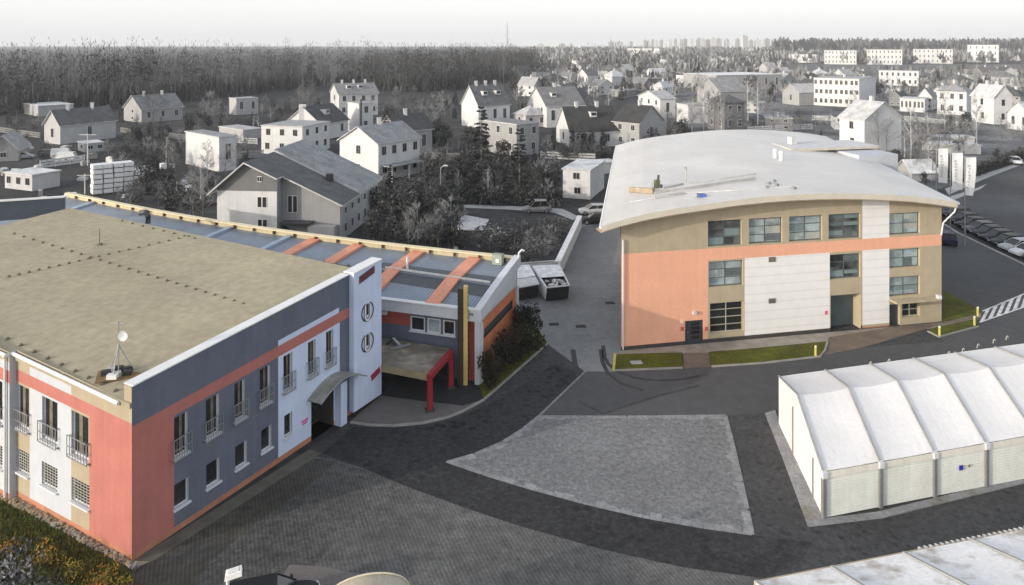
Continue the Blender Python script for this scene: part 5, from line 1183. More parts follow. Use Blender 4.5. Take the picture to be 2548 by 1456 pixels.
# placed after the photograph
for k, px, b_, tp in [
 ('fir0', 1197, 462, 266), ('fir0', 1292, 500, 322), ('fir2', 1384, 452, 388), ('fir2', 1440, 378, 306), ('fir2', 1472, 368, 300), ('fir2', 1500, 366, 312), ('fir0', 1424, 372, 312), ('fir1', 1270, 470, 398), ('fir1', 1150, 452, 356), ('fir0', 1545, 250, 205),
 ('dark0', 975, 590, 462), ('dark1', 930, 600, 520), ('dark2', 1012, 600, 478), ('dark0', 1045, 585, 470), ('dark1', 430, 545, 452), ('dark2', 474, 545, 462), ('dark0', 1000, 635, 560), ('dark1', 1100, 455, 385), ('dark2', 1130, 462, 380), ('dark0', 1240, 470, 405), ('dark1', 1335, 470, 410), ('dark2', 1360, 452, 400), ('dark0', 1070, 470, 392), ('dark1', 905, 470, 440), ('dark2', 1400, 400, 352), ('dark0', 1575, 392, 352), ('dark1', 1625, 380, 318),
 ('dark0', 1090, 640, 560), ('dark2', 1175, 470, 420), ('dark1', 1210, 480, 430), ('dark0', 1300, 455, 402),
 ('bare1', 1040, 640, 500), ('bare3', 1075, 635, 515), ('bare0', 1015, 640, 530), ('bare4', 1330, 470, 415), ('bare1', 1365, 505, 440), ('bare2', 380, 306, 208), ('bare1', 530, 312, 222), ('bare3', 515, 320, 245), ('bare0', 765, 290, 196), ('bare4', 745, 285, 210), ('birch0', 1751, 352, 190), ('birch1', 1722, 350, 236), ('bare0', 1775, 352, 222), ('birch1', 1795, 335, 230), ('bare1', 1680, 345, 262), ('bare2', 1660, 352, 272), ('bare4', 1600, 360, 300), ('bare3', 1820, 340, 250), ('birch0', 1860, 300, 190), ('birch1', 1885, 310, 200), ('bare1', 1905, 300, 205), ('birch0', 1480, 300, 235),
 ('bare1', 2185, 378, 268), ('bare3', 2205, 385, 290), ('birch0', 2265, 400, 260), ('bare0', 2285, 420, 290), ('birch1', 2310, 400, 270), ('bare2', 2335, 410, 300), ('bare4', 2360, 380, 270), ('bare1', 2385, 400, 285), ('birch0', 2430, 372, 230), ('bare3', 2490, 372, 290), ('bare1', 2520, 378, 296), ('bare0', 2545, 380, 300), ('bare2', 2250, 440, 380), ('bare4', 2275, 445, 370), ('bare1', 2320, 450, 350), ('birch1', 2350, 330, 220), ('bare3', 2060, 345, 270), ('bare0', 2030, 350, 275), ('bare2', 1990, 345, 280), ('bare4', 1965, 345, 262), ('bare1', 1925, 340, 262), ('birch0', 2120, 300, 215), ('dark0', 2185, 246, 205), ('dark1', 1930, 205, 170), ('dark2', 1960, 212, 178), ('fir0', 2042, 350, 322), ('fir1', 2170, 470, 425), ('dark1', 2232, 430, 372), ('dark0', 2300, 462, 428), ('dark2', 2480, 395, 368),
 ('bare2', 480, 560, 470), ('bare1', 505, 560, 425), ('bare3', 350, 500, 455), ('bare0', 395, 510, 450), ('bare4', 290, 505, 462), ('bare1', 560, 445, 360), ('bare3', 590, 440, 330), ('birch1', 515, 455, 345), ('bare2', 90, 420, 380), ('bare0', 120, 420, 395), ('bare1', 270, 395, 345), ('bare4', 325, 390, 330),
 ('bare2', 1010, 320, 230), ('bare4', 1045, 330, 240), ('bare0', 985, 310, 225), ('bare1', 1075, 330, 230), ('fir1', 960, 340, 270), ('bare3', 1105, 310, 225), ('dark0', 1085, 380, 300), ('dark1', 1110, 375, 318), ('bare3', 920, 300, 235), ('fir0', 963, 390, 280)]:
    tree(k, px, b_, tp)
occ2 = [(o[0], o[1], o[2], o[3]) for o in occ]
def blocked(px, py, hp):      # do not stand in front of the walls of the houses drawn above
    return any(o[0] < px < o[1] and py > o[3]-4 and py-hp < o[3]-6 and py < o[3]+30 for o in occ2) or any(o[0]-1 < px < o[1]+1 and o[2]+8 < py < o[3]+2 for o in occ2)
n = 0
while n < 235:
    px, py = R_.uniform(1120, 2546), 134+160*R_.random()**1.2
    if py > 235 and px > 1550: py -= 40
    k = R_.choice(['bare0', 'bare1', 'bare2', 'bare3', 'bare4', 'birch0', 'birch1', 'bare1', 'dark0', 'fir0', 'dark2']); h = R_.uniform(5, 10)
    if px > 1500: k = R_.choice(['bare1', 'bare3', 'birch0', 'birch1', 'birch1', 'birch0', 'bare2', 'dark2', 'fir0'])
    if R_.random() < .7 and blocked(px, py, h*F/(F*H/(py-HY))): continue
    tree(k, px, py, h=h); n += 1
n = 0
ZB = [(300, 900, 270, 430), (0, 460, 290, 420), (930, 1390, 420, 510), (1380, 1650, 350, 400), (900, 1280, 350, 520), (1100, 1390, 440, 560), (1400, 1680, 330, 400), (1650, 2040, 290, 345), (2150, 2420, 300, 460), (280, 560, 440, 520), (30, 460, 310, 400), (560, 900, 300, 340), (1130, 1300, 560, 640)]

ZD = [(0, 900, 262, 345, 40), (300, 640, 300, 440, 22), (930, 1390, 345, 500, 64), (1380, 1700, 330, 395, 26), (940, 1130, 540, 640, 16), (300, 520, 430, 540, 14), (560, 900, 270, 330, 14), (2150, 2420, 300, 455, 26), (960, 1180, 225, 330, 26), (400, 520, 380, 470, 8)]
for x0, x1, y0, y1, cnt in ZD:
    for _ in range(cnt):
        for __ in range(20):
            px, py = R_.uniform(x0, x1), R_.uniform(y0, y1); h = R_.uniform(2.6, 6.5)
            if not blocked(px, py, h*(py-HY)/H*.7): break
        tree(R_.choice(['dark0', 'dark1', 'dark2', 'fir0', 'bare2', 'bare1', 'bare3', 'birch1', 'fir2']), px, py, h=h)
n = 0
while n < 190:
    z = R_.choice(ZB); px, py = R_.uniform(z[0], z[1]), R_.uniform(z[2], z[3])
    if (1150 < px < 1420 and py > 512 and R_.random() < .7) or (px > 1340 and py > 530): continue
    if blocked(px, py, 18): continue
    tree(R_.choice(['bush0', 'bush1', 'bush2', 'bush0']), px, py, h=R_.uniform(1.2, 3.2), wide=R_.uniform(.9, 1.5)); n += 1
for k in range(16): py_ = R_.uniform(580, 660); px = R_.uniform(1295, 1440-(py_-580)*.55-34); tree(R_.choice(['bush1', 'bush2', 'bare1']), px, py_, h=R_.uniform(1.6, 3.0), wide=1.2)
# forest: one mass of tall winter trees
r = random.Random(99); mb = MB(); FT = [mat('forest_twig_%d' % i, (v,)*3, rough=1, var=.3, scale=.15) for i, v in enumerate((.040, .062, .090, .14))]; FB = [mat('forest_bark', (.11, .11, .11), rough=1), mat('forest_pale_bark', (.3, .3, .3), rough=1)]
fl = [(-420, 275), (0, 290), (300, 268), (560, 246), (830, 214), (1000, 232), (1150, 224), (1270, 205), (1350, 172)]
fp = [G(*q) for q in fl]
def forest_tree(p, h, far):
    h = h*(1+.24*mnoise.noise(V(p.x/38, p.y/38, 0))+.10*mnoise.noise(V(p.x/11, p.y/11, 5))); tip = p+V(r.uniform(-.5, .5), 0, h*.9); pine = r.random() < .25 and h < 23; bk = FB[1] if r.random() < .12 else FB[0]
    w_ = .13 if not far else .16
    mb.face([p-V(w_, 0, 0), p+V(w_, 0, 0), tip+V(.03, 0, 0), tip-V(.03, 0, 0)], bk); mb.face([p-V(0, w_, 0), p+V(0, w_, 0), tip], bk)
    n = (72 if not far else 38); c0 = .5 if pine else .25; sh = r.choice(FT[:2]) if pine else r.choice(FT[1:]); big = .95 if not far else 1.25
    cl = [(p+V(r.uniform(-1, 1)*h*.10, r.uniform(-1, 1)*h*.10, h*lerp(c0, .93, (k+r.random())/6)), h*r.uniform(.06, .11)) for k in range(6)]
    for k in range(n):
        c, rad = r.choice(cl); d0 = rv(r); q = c+d0*rad; m = sh if r.random() < .75 else r.choice(FT)
        if pine: sliver(mb, q, rv(r), 1.2*big*r.uniform(.6, 1.2), .55*big, m, r)
        else: sliver(mb, q-V(0, 0, .6), d0*.7+V(0, 0, .9), 1.4*big*r.uniform(.6, 1.3), .20*big, m, r)
for i in range(len(fp)-1):
    a, b = fp[i], fp[i+1]; L = (b-a).length; nn = V(-(b-a).y, (b-a).x, 0).normalized()
    for j in range(int(L/.75)):
        u = r.random(); dpt = r.random()**1.6*75; p = lerp(a, b, u)+nn*dpt
        if nn.y < 0: p = lerp(a, b, u)-nn*dpt
        forest_tree(p, r.choice((r.uniform(15, 21), r.uniform(19, 26)))*(1 if dpt > 8 else r.uniform(.7, 1)), dpt > 25)
    for j in range(int(L/.5)):      # undergrowth along the edge
        u = r.random(); dpt = r.random()*22; p = lerp(a, b, u)+(nn if nn.y > 0 else -nn)*dpt; hh = r.uniform(2, 11)
        for k in range(5): sliver(mb, p+V(r.uniform(-1, 1), 0, r.random()*hh*.4), V(r.uniform(-.3, .3), 0, 1), hh*.6, .8, r.choice(FT[:3]), r)
    for j in range(int(L/2.4)):
        u = r.random(); dpt = 70+r.random()*260; p = lerp(a, b, u)+(nn if nn.y > 0 else -nn)*dpt; forest_tree(p, r.uniform(21.5, 27.5), True)
for px, tp in ((352, 96), (360, 94), (372, 97), (382, 95), (345, 100), (1120, 106), (1150, 102), (1180, 104), (1200, 108), (1165, 108)):
    p = G(px, 205 if px < 900 else 150); h = zat(p.y, tp)
    for _ in range(2): forest_tree(p+V(r.uniform(-2, 2), 0, 0), h*r.uniform(.9, 1), False)
o = mb.build('forest'); o['kind'] = 'stuff'
# far woodland strips and tree cover between the far houses
mb = MB()
FP = [mat('pale_wood_%d' % i, (v,)*3, rough=1, var=.3, scale=.15) for i, v in enumerate((.10, .16, .22, .30))]
def strip_wood(px0, px1, d0, d1, h0, h1, n, w_, pale=True):
    for _ in range(n):
        d = r.uniform(d0, d1); px = r.uniform(px0, px1); p = V((px-CX)*d/F, d, 0); h = r.uniform(h0, h1); m = r.choice(FP if pale else FT)
        for k in range(5): sliver(mb, p+V(r.uniform(-w_, w_), r.uniform(-w_, w_), h*r.uniform(.15, .6)), V(r.uniform(-.5, .5), 0, 1), h*.5, w_*1.2, m, r)
strip_wood(1300, 1980, 560, 1500, 5, 13, 800, 2.6); strip_wood(1900, 2600, 850, 1500, 9, 17, 500, 3.5); strip_wood(1930, 2700, 1600, 2300, 22, 38, 900, 8, False); strip_wood(1290, 1960, 1500, 2300, 9, 18, 500, 5); strip_wood(1280, 2560, 330, 640, 3, 8, 420, 1.6)
o = mb.build('woodland'); o['kind'] = 'stuff'
# hedge behind the lane
def hedge(label, a, b, h, w_, cols, n, seed):
    r2 = random.Random(seed); mb = MB(); p, q = G(*a), G(*b); t = thing('hedge', label, 'hedge', lerp(p, q, .5))
    d = (q-p); nn = V(-d.y, d.x, 0).normalized()
    for i in range(n):
        u = r2.random(); c = lerp(p, q, u)+nn*r2.uniform(-w_, w_)+V(0, 0, r2.uniform(.05, h)*(1+.2*math.sin(u*40))); sliver(mb, c, rv(r2)+V(0, 0, .5), .55, .35, r2.choice(cols), r2)
    mb.build('foliage', t)
    mb = MB()
    for i in range(int(d.length/1.5)): c = lerp(p, q, (i+.5)/int(d.length/1.5)); mb.tube([c, c+V(0, 0, h*.7)], .04, BARK, 4)
    mb.bar(p+V(0, 0, .1), q+V(0, 0, .1), .05, .05, BARK); mb.build('stem', t)
hedge('long dark clipped hedge beyond the pale garden path', (1085, 505), (1395, 512), 2.2, .7, [LEAF[0], LEAF[1], NEED[1]], 3000, 5)
hedge('dark hedge along the right-hand road below the workshop', (2420, 440), (2546, 392), 1.8, .7, [LEAF[0], NEED[1]], 1300, 6)
# shrubs by the annex, coloured
DKG = [mat('dark_olive_leaf', (.022, .022, .010), rough=1, var=.5), mat('brown_vine_leaf', (.045, .030, .018), rough=1, var=.5), mat('deep_green_leaf', (.016, .022, .014), rough=1, var=.5)]
AUT = [mat('orange_leaf', (.42, .19, .04), rough=.9, var=.35), mat('yellow_leaf', (.36, .25, .04), rough=.9, var=.35), mat('olive_leaf', (.10, .10, .02), rough=.9, var=.4)]
GRL = [mat('silver_leaf', (.17, .17, .175), rough=.9, var=.4), mat('black_leaf', (.02, .02, .021), rough=.9, var=.4), mat('slate_leaf', (.07, .07, .075), rough=.9, var=.4)]
def shrub(label, p, h, rad, cols, n, size, seed):
    t_, c_ = leafy(seed, h, rad, cols, n, size, False, .02); t = thing('shrub', label, 'shrub', p)
    for nm, m_ in (('stem', t_), ('foliage', c_)):
        m_.v = [q+Vector(p) for q in m_.v]; m_.build(nm, t)
for i, (px, b_, h, rad, c_, lb_) in enumerate([(1216, 968, 2.9, .22, DKG[:2], 'dark column shrub beside the white annex corner post'), (1240, 945, 2.6, .30, DKG, 'brown and dark shrub against the orange end wall'), (1262, 915, 2.6, .34, DKG[1:], 'brown climbing shrub covering the end wall middle'), (1290, 890, 2.6, .46, DKG, 'low dark shrub on the corner lawn'), (1318, 868, 2.9, .38, [DKG[2]], 'pointed dark evergreen shrub at the lawn tip'), (1298, 852, 3.0, .38, [DKG[2], DKG[0]], 'dark shrub behind the lawn tip by the skips')]):
    shrub(lb_, G(px, b_), h*1.12, rad*1.25, c_, 2200, .055, 200+i)
for i, (px, b_, h, rad, c_, n_, sz, lb_) in enumerate([(258, 1475, 1.3, .7, AUT[:2], 900, .085, 'orange autumn shrub at the lower left corner'), (175, 1440, .9, .7, [AUT[1], AUT[2]], 500, .10, 'small yellow autumn shrub below the gravel strip'), (108, 1408, 1.1, .7, [AUT[1], AUT[2], AUT[0]], 600, .09, 'golden shrub left of the small yellow one'), (300, 1492, .9, .8, AUT[1:], 500, .1, 'olive shrub right of the orange autumn shrub'), (10, 1385, .8, .7, [AUT[0], AUT[2]], 400, .1, 'reddish shrub at the left picture edge')]):
    shrub(lb_, G(px, b_), h, rad, c_, n_, sz, 300+i)
shrub('large silver and black shrub filling the lower left corner', G(20, 1570), 3.4, .60, GRL, 2600, .05, 320); shrub('dark grey shrub in front of the silver one', G(95, 1580), 2.4, .6, GRL[:2]+[GRL[1]], 1500, .05, 321)
# grass tufts on the left lawn
mb = MB(); TG = [mat('tuft_olive', (.07, .075, .012), rough=1), mat('tuft_yellow', (.16, .13, .025), rough=1), mat('tuft_brown', (.07, .05, .03), rough=1), mat('tuft_green', (.05, .07, .008), rough=1)]
for i in range(7000):
    px, py = R_.uniform(-30, 330), R_.uniform(1235, 1456)
    if py < 1238+.555*px+8 : continue
    p = G(px, py, .03); sliver(mb, p, V(R_.uniform(-.6, .6), R_.uniform(-.6, .6), 1), R_.uniform(.08, .22), .05, R_.choice(TG), R_)
o = mb.build('grass'); o['kind'] = 'stuff'
# ================================================================== VEHICLES, SKIPS, STREET FURNITURE
TYRE = mat('tyre_rubber', (.015, .015, .016), rough=.9); RIM = mat('wheel_rim', (.35, .35, .36), rough=.4, metal=.6)
CGL = glass_mat('car_glass', (.012, .013, .014), rough=.05); LAMPM = mat('headlight', (.6, .6, .6), rough=.2); TAIL = mat('tail_light', (.10, .09, .09), rough=.3)
def car_paint(n, c): return mat('car_paint_'+n, c, rough=.45, var=.04, spec=.3)
def make_car(label, p, rz, paint, group=None, van=False, L=4.3, Wd=1.78, Ht=1.47):
    t = thing('van' if van else 'parked_car', label, 'van' if van else 'car', p, group)
    t.rotation_euler = (0, 0, rz); o = Vector(p); hw = Wd/2
    def put(mb, nm, par, smooth=False): return mb.build(nm, par, smooth, org=(0, 0, 0))
    # body: sections along x (front is +x): x, half width, bottom, belt
    st = [(-L/2, .80, .42, .82), (-L/2+.12, .94, .30, .93), (-L/2+.7, 1, .24, .97), (0, 1, .22, .95), (L/2-1.2, 1, .24, .90), (L/2-.45, .95, .26, .80), (L/2-.1, .86, .32, .68), (L/2, .72, .42, .60)]
    rows = []
    for x, k, zb, zt in st:
        w_ = hw*k; rows.append([V(x, -w_*.9, zb), V(x, -w_, lerp(zb, zt, .45)), V(x, -w_*.95, zt-.03), V(x, -w_*.8, zt+.02), V(x, 0, zt+.05), V(x, w_*.8, zt+.02), V(x, w_*.95, zt-.03), V(x, w_, lerp(zb, zt, .45)), V(x, w_*.9, zb)])
    mb = MB(); mb.grid(rows, paint); mb.face(rows[0][::-1], paint); mb.face(rows[-1], paint); mb.grid([[r[0], r[-1]] for r in rows], TYRE); body = put(mb, 'body', t, True)
    xs = (-L/2+.25, -L/2+.75, L/2-1.9, L/2-1.05) if not van else (-L/2+.06, -L/2+.15, L/2-1.5, L/2-.9)
    cab = [(xs[0], .86, .94), (xs[1], .78, Ht-.03), (xs[2], .78, Ht-.04), (xs[3], .88, .90)]
    r0 = [[V(x, -hw*k, z), V(x, hw*k, z)] for x, k, z in cab]
    mb = MB(); gm = CGL if not van else CGL
    mb.face([r0[0][0], r0[0][1], r0[1][1], r0[1][0]], gm); mb.face([r0[3][1], r0[3][0], r0[2][0], r0[2][1]], gm)
    for s in (0, 1): mb.face([r0[0][s], r0[1][s], r0[2][s], r0[3][s]], gm if not van else paint)
    put(mb, 'window', t)
    mb = MB(); mb.slab([[r0[1][0]+V(-.03, -.02, .03), lerp(r0[1][0], r0[1][1], .5)+V(-.03, 0, .07), r0[1][1]+V(-.03, .02, .03)], [r0[2][0]+V(.05, -.02, .03), lerp(r0[2][0], r0[2][1], .5)+V(.05, 0, .07), r0[2][1]+V(.05, .02, .03)]], .05, paint)
    for s in (0, 1):
        sg = -.015 if s == 0 else .015
        for a, b in ((0, 1), (3, 2)): mb.bar(r0[a][s]+V(0, sg, 0), r0[b][s]+V(0, sg, 0), .07, .05, paint)
        m0, m1 = lerp(r0[0][s], r0[3][s], .52), lerp(r0[1][s], r0[2][s], .48); mb.bar(m0+V(0, sg, 0), m1+V(0, sg, 0), .07, .03, paint)
    put(mb, 'roof', t, False)
    for x in (-L/2+.8, L/2-.85):
        for s in (-1, 1):
            mb = MB(); c = V(x, s*(hw-.12), .31); ax = V(0, s, 0)
            ring = [[c+ax*d+V(rr*math.cos(a), 0, rr*math.sin(a)) for a in [2*math.pi*i/16 for i in range(17)]] for d, rr in ((-.1, .29), (-.08, .31), (.08, .31), (.11, .29), (.11, .2))]
            mb.grid(ring, TYRE); w_ = put(mb, 'wheel', t); mb = MB(); mb.face([c+ax*.105+V(.2*math.cos(2*math.pi*i/12), 0, .2*math.sin(2*math.pi*i/12)) for i in range(12)], RIM); put(mb, 'rim', w_)
    for s in (-1, 1):
        mb = MB(); mb.box(V(L/2-.13, s*hw*.66, .55), .14, .34, .14, LAMPM, s*.25); put(mb, 'headlight', t)
        mb = MB(); mb.box(V(-L/2+.08, s*hw*.74, .70), .10, .26, .16, TAIL); put(mb, 'tail_light', t)
        mb = MB(); mb.box(V(L/2-1.25, s*(hw+.09), .92), .12, .16, .11, paint); put(mb, 'mirror', t)
    return t
SILV = car_paint('silver', (.42, .43, .44)); DKC = car_paint('black', (.012, .012, .013)); GRC = car_paint('grey', (.10, .10, .105)); WHC = car_paint('white', (.7, .7, .7)); MDC = car_paint('mid', (.2, .2, .205))
make_car('silver hatchback parked side-on at the end of the lane', G(1476, 533), math.pi+.05, SILV); make_car('dark car parked in front of the silver hatchback', G(1482, 556), math.pi-.02, DKC)
make_car('grey off-road car with pale bonnet beyond the garden', G(1335, 528), math.pi+.05, MDC, Ht=1.8)
make_car('white car driving towards the camera on the far road', G(2525, 408), -1.9, WHC)
make_car('black car parked below the lamp at the bottom edge', V(-10.6, 32.15, 0), .30, DKC, L=4.5)
make_car('dark blue car half hidden behind the warehouse corner', G(2352, 604), 1.3, car_paint('navy', (.01, .012, .05)))
row = [(2352, 548, DKC, 'black car at the far end behind the warehouse eave'), (2372, 562, DKC, 'black car just this side of the farthest parked one'), (2392, 574, DKC, 'black car farthest along the car park row'), (2412, 585, GRC, 'dark grey car second from the far end of the row'), (2434, 596, DKC, 'black car between the two grey ones in the row'), (2456, 607, DKC, 'black car in the middle of the parked row'), (2480, 619, DKC, 'black car beside the silver one in the row'), (2506, 631, SILV, 'silver car behind the white one in the row'), (2534, 644, WHC, 'white car nearest in the parked row'), (2566, 659, DKC, 'black car at the right edge of the parked row')]
for px, py, m_, lb_ in row: make_car(lb_, G(px+26, py-6), math.pi+.12, m_, 'cars parked in a row by the right-hand road')
for px, py, m_, lb_, rz in ((122, 388, GRC, 'dark car under the small porch roof in the yard', .2), (158, 392, WHC, 'white van beside the dark car in the yard', .3), (172, 402, WHC, 'white van nearer the utility pole', .2), (58, 395, SILV, 'pale car in the yard by the barn', .4)): make_car(lb_, G(px, py), rz, m_, None, 'van' in lb_, L=4.8 if 'van' in lb_ else 4.3, Ht=2.0 if 'van' in lb_ else 1.47)
# skips
SK_L = mat('skip_pale_paint', (.74, .74, .74), rough=.6, var=.2, scale=1.2, stain=(.3, .3, .3), stain_amt=.5, stain_scale=1.2); SK_D = mat('skip_dark_end', (.035, .035, .036), rough=.6, var=.3); SK_T = mat('skip_lid', (.72, .72, .72), rough=.6, var=.25, scale=1.5)
def skip(label, fl, fr, bl, br, h, full):
    "front left, front right, back left, back right on the ground"
    p = (fl+fr)/2; t = thing('skip', label, 'skip', p); d = ((bl+br)/2-p); ex = d.normalized()*.55
    b = [fl+ex+V(0, 0, .15), fr+ex+V(0, 0, .15), br-ex*.4+V(0, 0, .15), bl-ex*.4+V(0, 0, .15)]; tp = [fl+V(0, 0, h), fr+V(0, 0, h), br+V(0, 0, h), bl+V(0, 0, h)]
    mb = MB(); c = sum(tp, V(0, 0, 0))/4
    mb.face([b[0], b[1], tp[1], tp[0]], SK_D); mb.face([b[1], b[2], tp[2], tp[1]], SK_L); mb.face([b[2], b[3], tp[3], tp[2]], SK_L); mb.face([b[3], b[0], tp[0], tp[3]], SK_L); mb.face([b[3], b[2], b[1], b[0]], SK_D)
    ti = [lerp(q, c, .10)-V(0, 0, .02) for q in tp]; bi = [lerp(q, c, .14)+V(0, 0, -h*.62) for q in ti]
    for i in range(4): j = (i+1) % 4; mb.face([bi[j], bi[i], ti[i], ti[j]], SK_D)
    mb.face(bi, SK_D); mb.build('body', t)
    mb = MB()
    for i in range(4): mb.bar(tp[i], tp[(i+1) % 4], .13, .1, SK_L)
    mb.build('rim', t)
    for s0, s1 in ((0, 3), (1, 2)):
        mb = MB(); q = lerp(tp[s0], tp[s1], .5)-V(0, 0, h*.4); 
        for k in range(4): w_ = lerp(tp[s0], tp[s1], .2+.2*k); v_ = lerp(b[s0], b[s1], .2+.2*k); mb.bar(w_, v_, .1, .1, SK_L)
        mb.bar(lerp(tp[s0], tp[s1], .15)-V(0, 0, .1), lerp(tp[s0], tp[s1], .85)-V(0, 0, .1), .1, .1, SK_L); mb.build('side_ribs', t)
    def lid(u0, u1, dz0, dz1, m):
        mb = MB(); q = [lerp(tp[0], tp[3], u0)+V(0, 0, dz0), lerp(tp[1], tp[2], u0)+V(0, 0, dz0), lerp(tp[1], tp[2], u1)+V(0, 0, dz1), lerp(tp[0], tp[3], u1)+V(0, 0, dz1)]
        mb.hexa([x for x in q], [x+V(0, 0, .07) for x in q], m); mb.build('lid', t)
    if full:
        lid(.42, 1.0, .06, .10, SK_T)
        mb = MB(); 
        for i in range(60): w_, v_ = R_.random(), R_.uniform(.06, .4); q = lerp(lerp(ti[0], ti[3], v_), lerp(ti[1], ti[2], v_), w_)-V(0, 0, R_.uniform(.15, .4)); mb.box(q, R_.uniform(.15, .45), R_.uniform(.1, .4), R_.uniform(.08, .25), R_.choice([WFRAME, CONC, SK_D, CONC_W]), R_.random()*3)
        o = mb.build('rubble', t); o['kind'] = 'stuff'
    else: lid(.0, .30, .0, .10, CONC_W); lid(.33, .62, .12, .16, SK_T); lid(.65, 1.0, .14, .10, SK_T)
skip('skip filled with pale rubble, its rear lid closed', G(1360, 756), G(1416, 750), G(1325, 702), G(1392, 699), 1.55, True)
skip('skip with all its grey lids closed beside the annex', G(1290, 756), G(1340, 746), G(1270, 702), G(1316, 699), 1.55, False)
# concrete wall along the lane
a, b = G(1394, 687), G(1447, 566); t = thing('boundary_wall', 'low pale concrete wall along the lane behind the skips', 'wall', a)
d = (b-a); n = 9; nn = V(-d.y, d.x, 0).normalized()
for i in range(n):
    p, q = lerp(a, b, i/n)+d.normalized()*.02, lerp(a, b, (i+1)/n); mb = MB()
    mb.hexa([p, q, q+nn*.25, p+nn*.25], [p+V(0, 0, 1.5), q+V(0, 0, 1.5), q+nn*.25+V(0, 0, 1.5), p+nn*.25+V(0, 0, 1.5)], mat('wall_panel_pale', (.76, .77, .78), var=.08, streak=.15)); mb.build('panel', t)
mb = MB(); mb.hexa([a-nn*.05+V(0, 0, 1.503), b-nn*.05+V(0, 0, 1.503), b+nn*.6+V(0, 0, 1.503), a+nn*.6+V(0, 0, 1.503)], [a-nn*.05+V(0, 0, 1.6), b-nn*.05+V(0, 0, 1.6), b+nn*.6+V(0, 0, 1.6), a+nn*.6+V(0, 0, 1.6)], MATS['wall_panel_pale']); mb.build('coping', t)
a, b = G(1276, 700), G(1394, 690); t = thing('boundary_wall', 'low wall closing the lane behind both skips', 'wall', a); mb = MB(); mb.bar(a+V(0, 1.2, .7), b+V(0, 1.2, .7), .22, 1.4, CONC_W); mb.build('panel', t); mb = MB(); mb.bar(a+V(0, 1.2, 1.45), b+V(0, 1.2, 1.45), .3, .08, CONC); mb.build('coping', t)
# garden behind the annex: soil plot, shed with pale sheet roof, small bits
setting(sheet('lawn', [(1140, 590), (1180, 560), (1400, 560), (1425, 575), (1370, 680), (1290, 665), (1110, 640)], .012, mat('dark_plot', (.055, .055, .055), var=.35, scale=.3, fine=.3)))
setting(sheet('path', [(1080, 506), (1270, 513), (1400, 520), (1440, 540), (1425, 548), (1380, 530), (1270, 522), (1080, 514)], .016, CONC))
p = G(1175, 590); t = thing('garden_shed', 'low garden shed with tilted pale sheet roof', 'shed', p)
q4 = [G(1128, 572, 1.9), G(1202, 572, 1.9), G(1216, 546, 2.2), G(1151, 534, 2.6)]
mb = MB(); mb.slab([[q4[0], q4[1]], [q4[3], q4[2]]], .08, mat('pale_sheet', (.55, .55, .56), var=.2, scale=2, extra=lines_extra(.3, 1.2, .7))); mb.build('roof', t)
mb = MB(); g4 = [V(x.x, x.y, 0) for x in q4]; c = sum(g4, V(0, 0, 0))/4; g4 = [lerp(x, c, .12) for x in g4]
for i in range(4): j = (i+1) % 4; mb.face([g4[i], g4[j], V(g4[j].x, g4[j].y, q4[j].z-.1), V(g4[i].x, g4[i].y, q4[i].z-.1)], gw(.2))
mb.build('wall', t)
for px, py, lab in ((1133, 634, 'white upright barrel in the garden behind the annex'), (1165, 586, 'white upright barrel beside the garden shed')):
    p = G(px, py); mb = MB(); mb.tube([p, p+V(0, 0, .05), p+V(0, 0, .45), p+V(0, 0, .85), p+V(0, 0, .9)], .3, WFRAME, 10); mb.tube([p+V(0, 0, .9), p+V(0, 0, .98)], .22, CONC, 8); tag(mb.build('barrel', org=p), lab, 'barrel')
# green garden canopy behind the parapet
p = G(704, 600); t = thing('garden_canopy', 'green canvas garden canopy beside the large house', 'canopy', p)
z = zat(p.y, 574); mb = MB(); GRN = mat('green_canvas', (.02, .09, .06), var=.2); 
c4 = [p+V(-1.5, -1.2, z), p+V(1.6, -1.2, z-.5), p+V(1.6, 1.2, z-.4), p+V(-1.5, 1.2, z+.1)]; pk = p+V(0, 0, z+.75)
for i in range(4): mb.face([c4[i], c4[(i+1) % 4], pk], GRN)
mb.build('roof', t)
for i in range(4): mb = MB(); mb.tube([V(c4[i].x, c4[i].y, 0), c4[i]], .05, mat('canopy_wood', (.12, .06, .03)), 5); mb.build('post', t)
# polystyrene pallets in the far yard
st0 = G(226, 478); r = random.Random(3); PAL = mat('white_wrap', (.72, .72, .72), var=.1, fine=.1)
sx = (G(338, 470)-G(250, 480)); sx.normalize(); sy = V(-sx.y, sx.x, 0)
for lv in range(6):
    for k in range(5):
        if lv > 3 and k == 4: continue
        c = G(240, 482)+sx*(k*1.55)+V(r.uniform(-.06, .06), r.uniform(-.06, .06), lv*.82)
        mb = MB(); rz = math.atan2(sx.y, sx.x); mb.box(c+V(0, 0, .12), 1.4, 2.3, .66, PAL, rz+r.uniform(-.03, .03))
        for q in (-.55, 0, .55): mb.box(c+sx*q, .14, 2.2, .119, TAN, rz)
        cell = 'top' if lv == 5 or (k == 4 and lv == 3) else 'bottom' if lv == 0 else 'middle'
        tag(mb.build('wrapped_pallet', org=c), 'white wrapped pallet in the %s layers of the yard stack' % cell if cell == 'middle' else 'white wrapped pallet in the %s layer of the yard stack' % cell, 'pallet', 'wrapped pallets stacked in the far yard')
for i, (px, py) in enumerate(((352, 430), (350, 444), (362, 436))):
    c = G(px, py); mb = MB(); mb.box(c, 2.6, 1.6, 1.2, PAL, .3); mb.box(c+V(0, 0, 1.2), 2.4, 1.4, .08, CONC, .3); tag(mb.build('crate', org=c), ('white crate at the right end of the pallet stack', 'white crate nearest the camera beside the pallet stack', 'white crate behind the other two by the pallet stack')[i], 'crate')
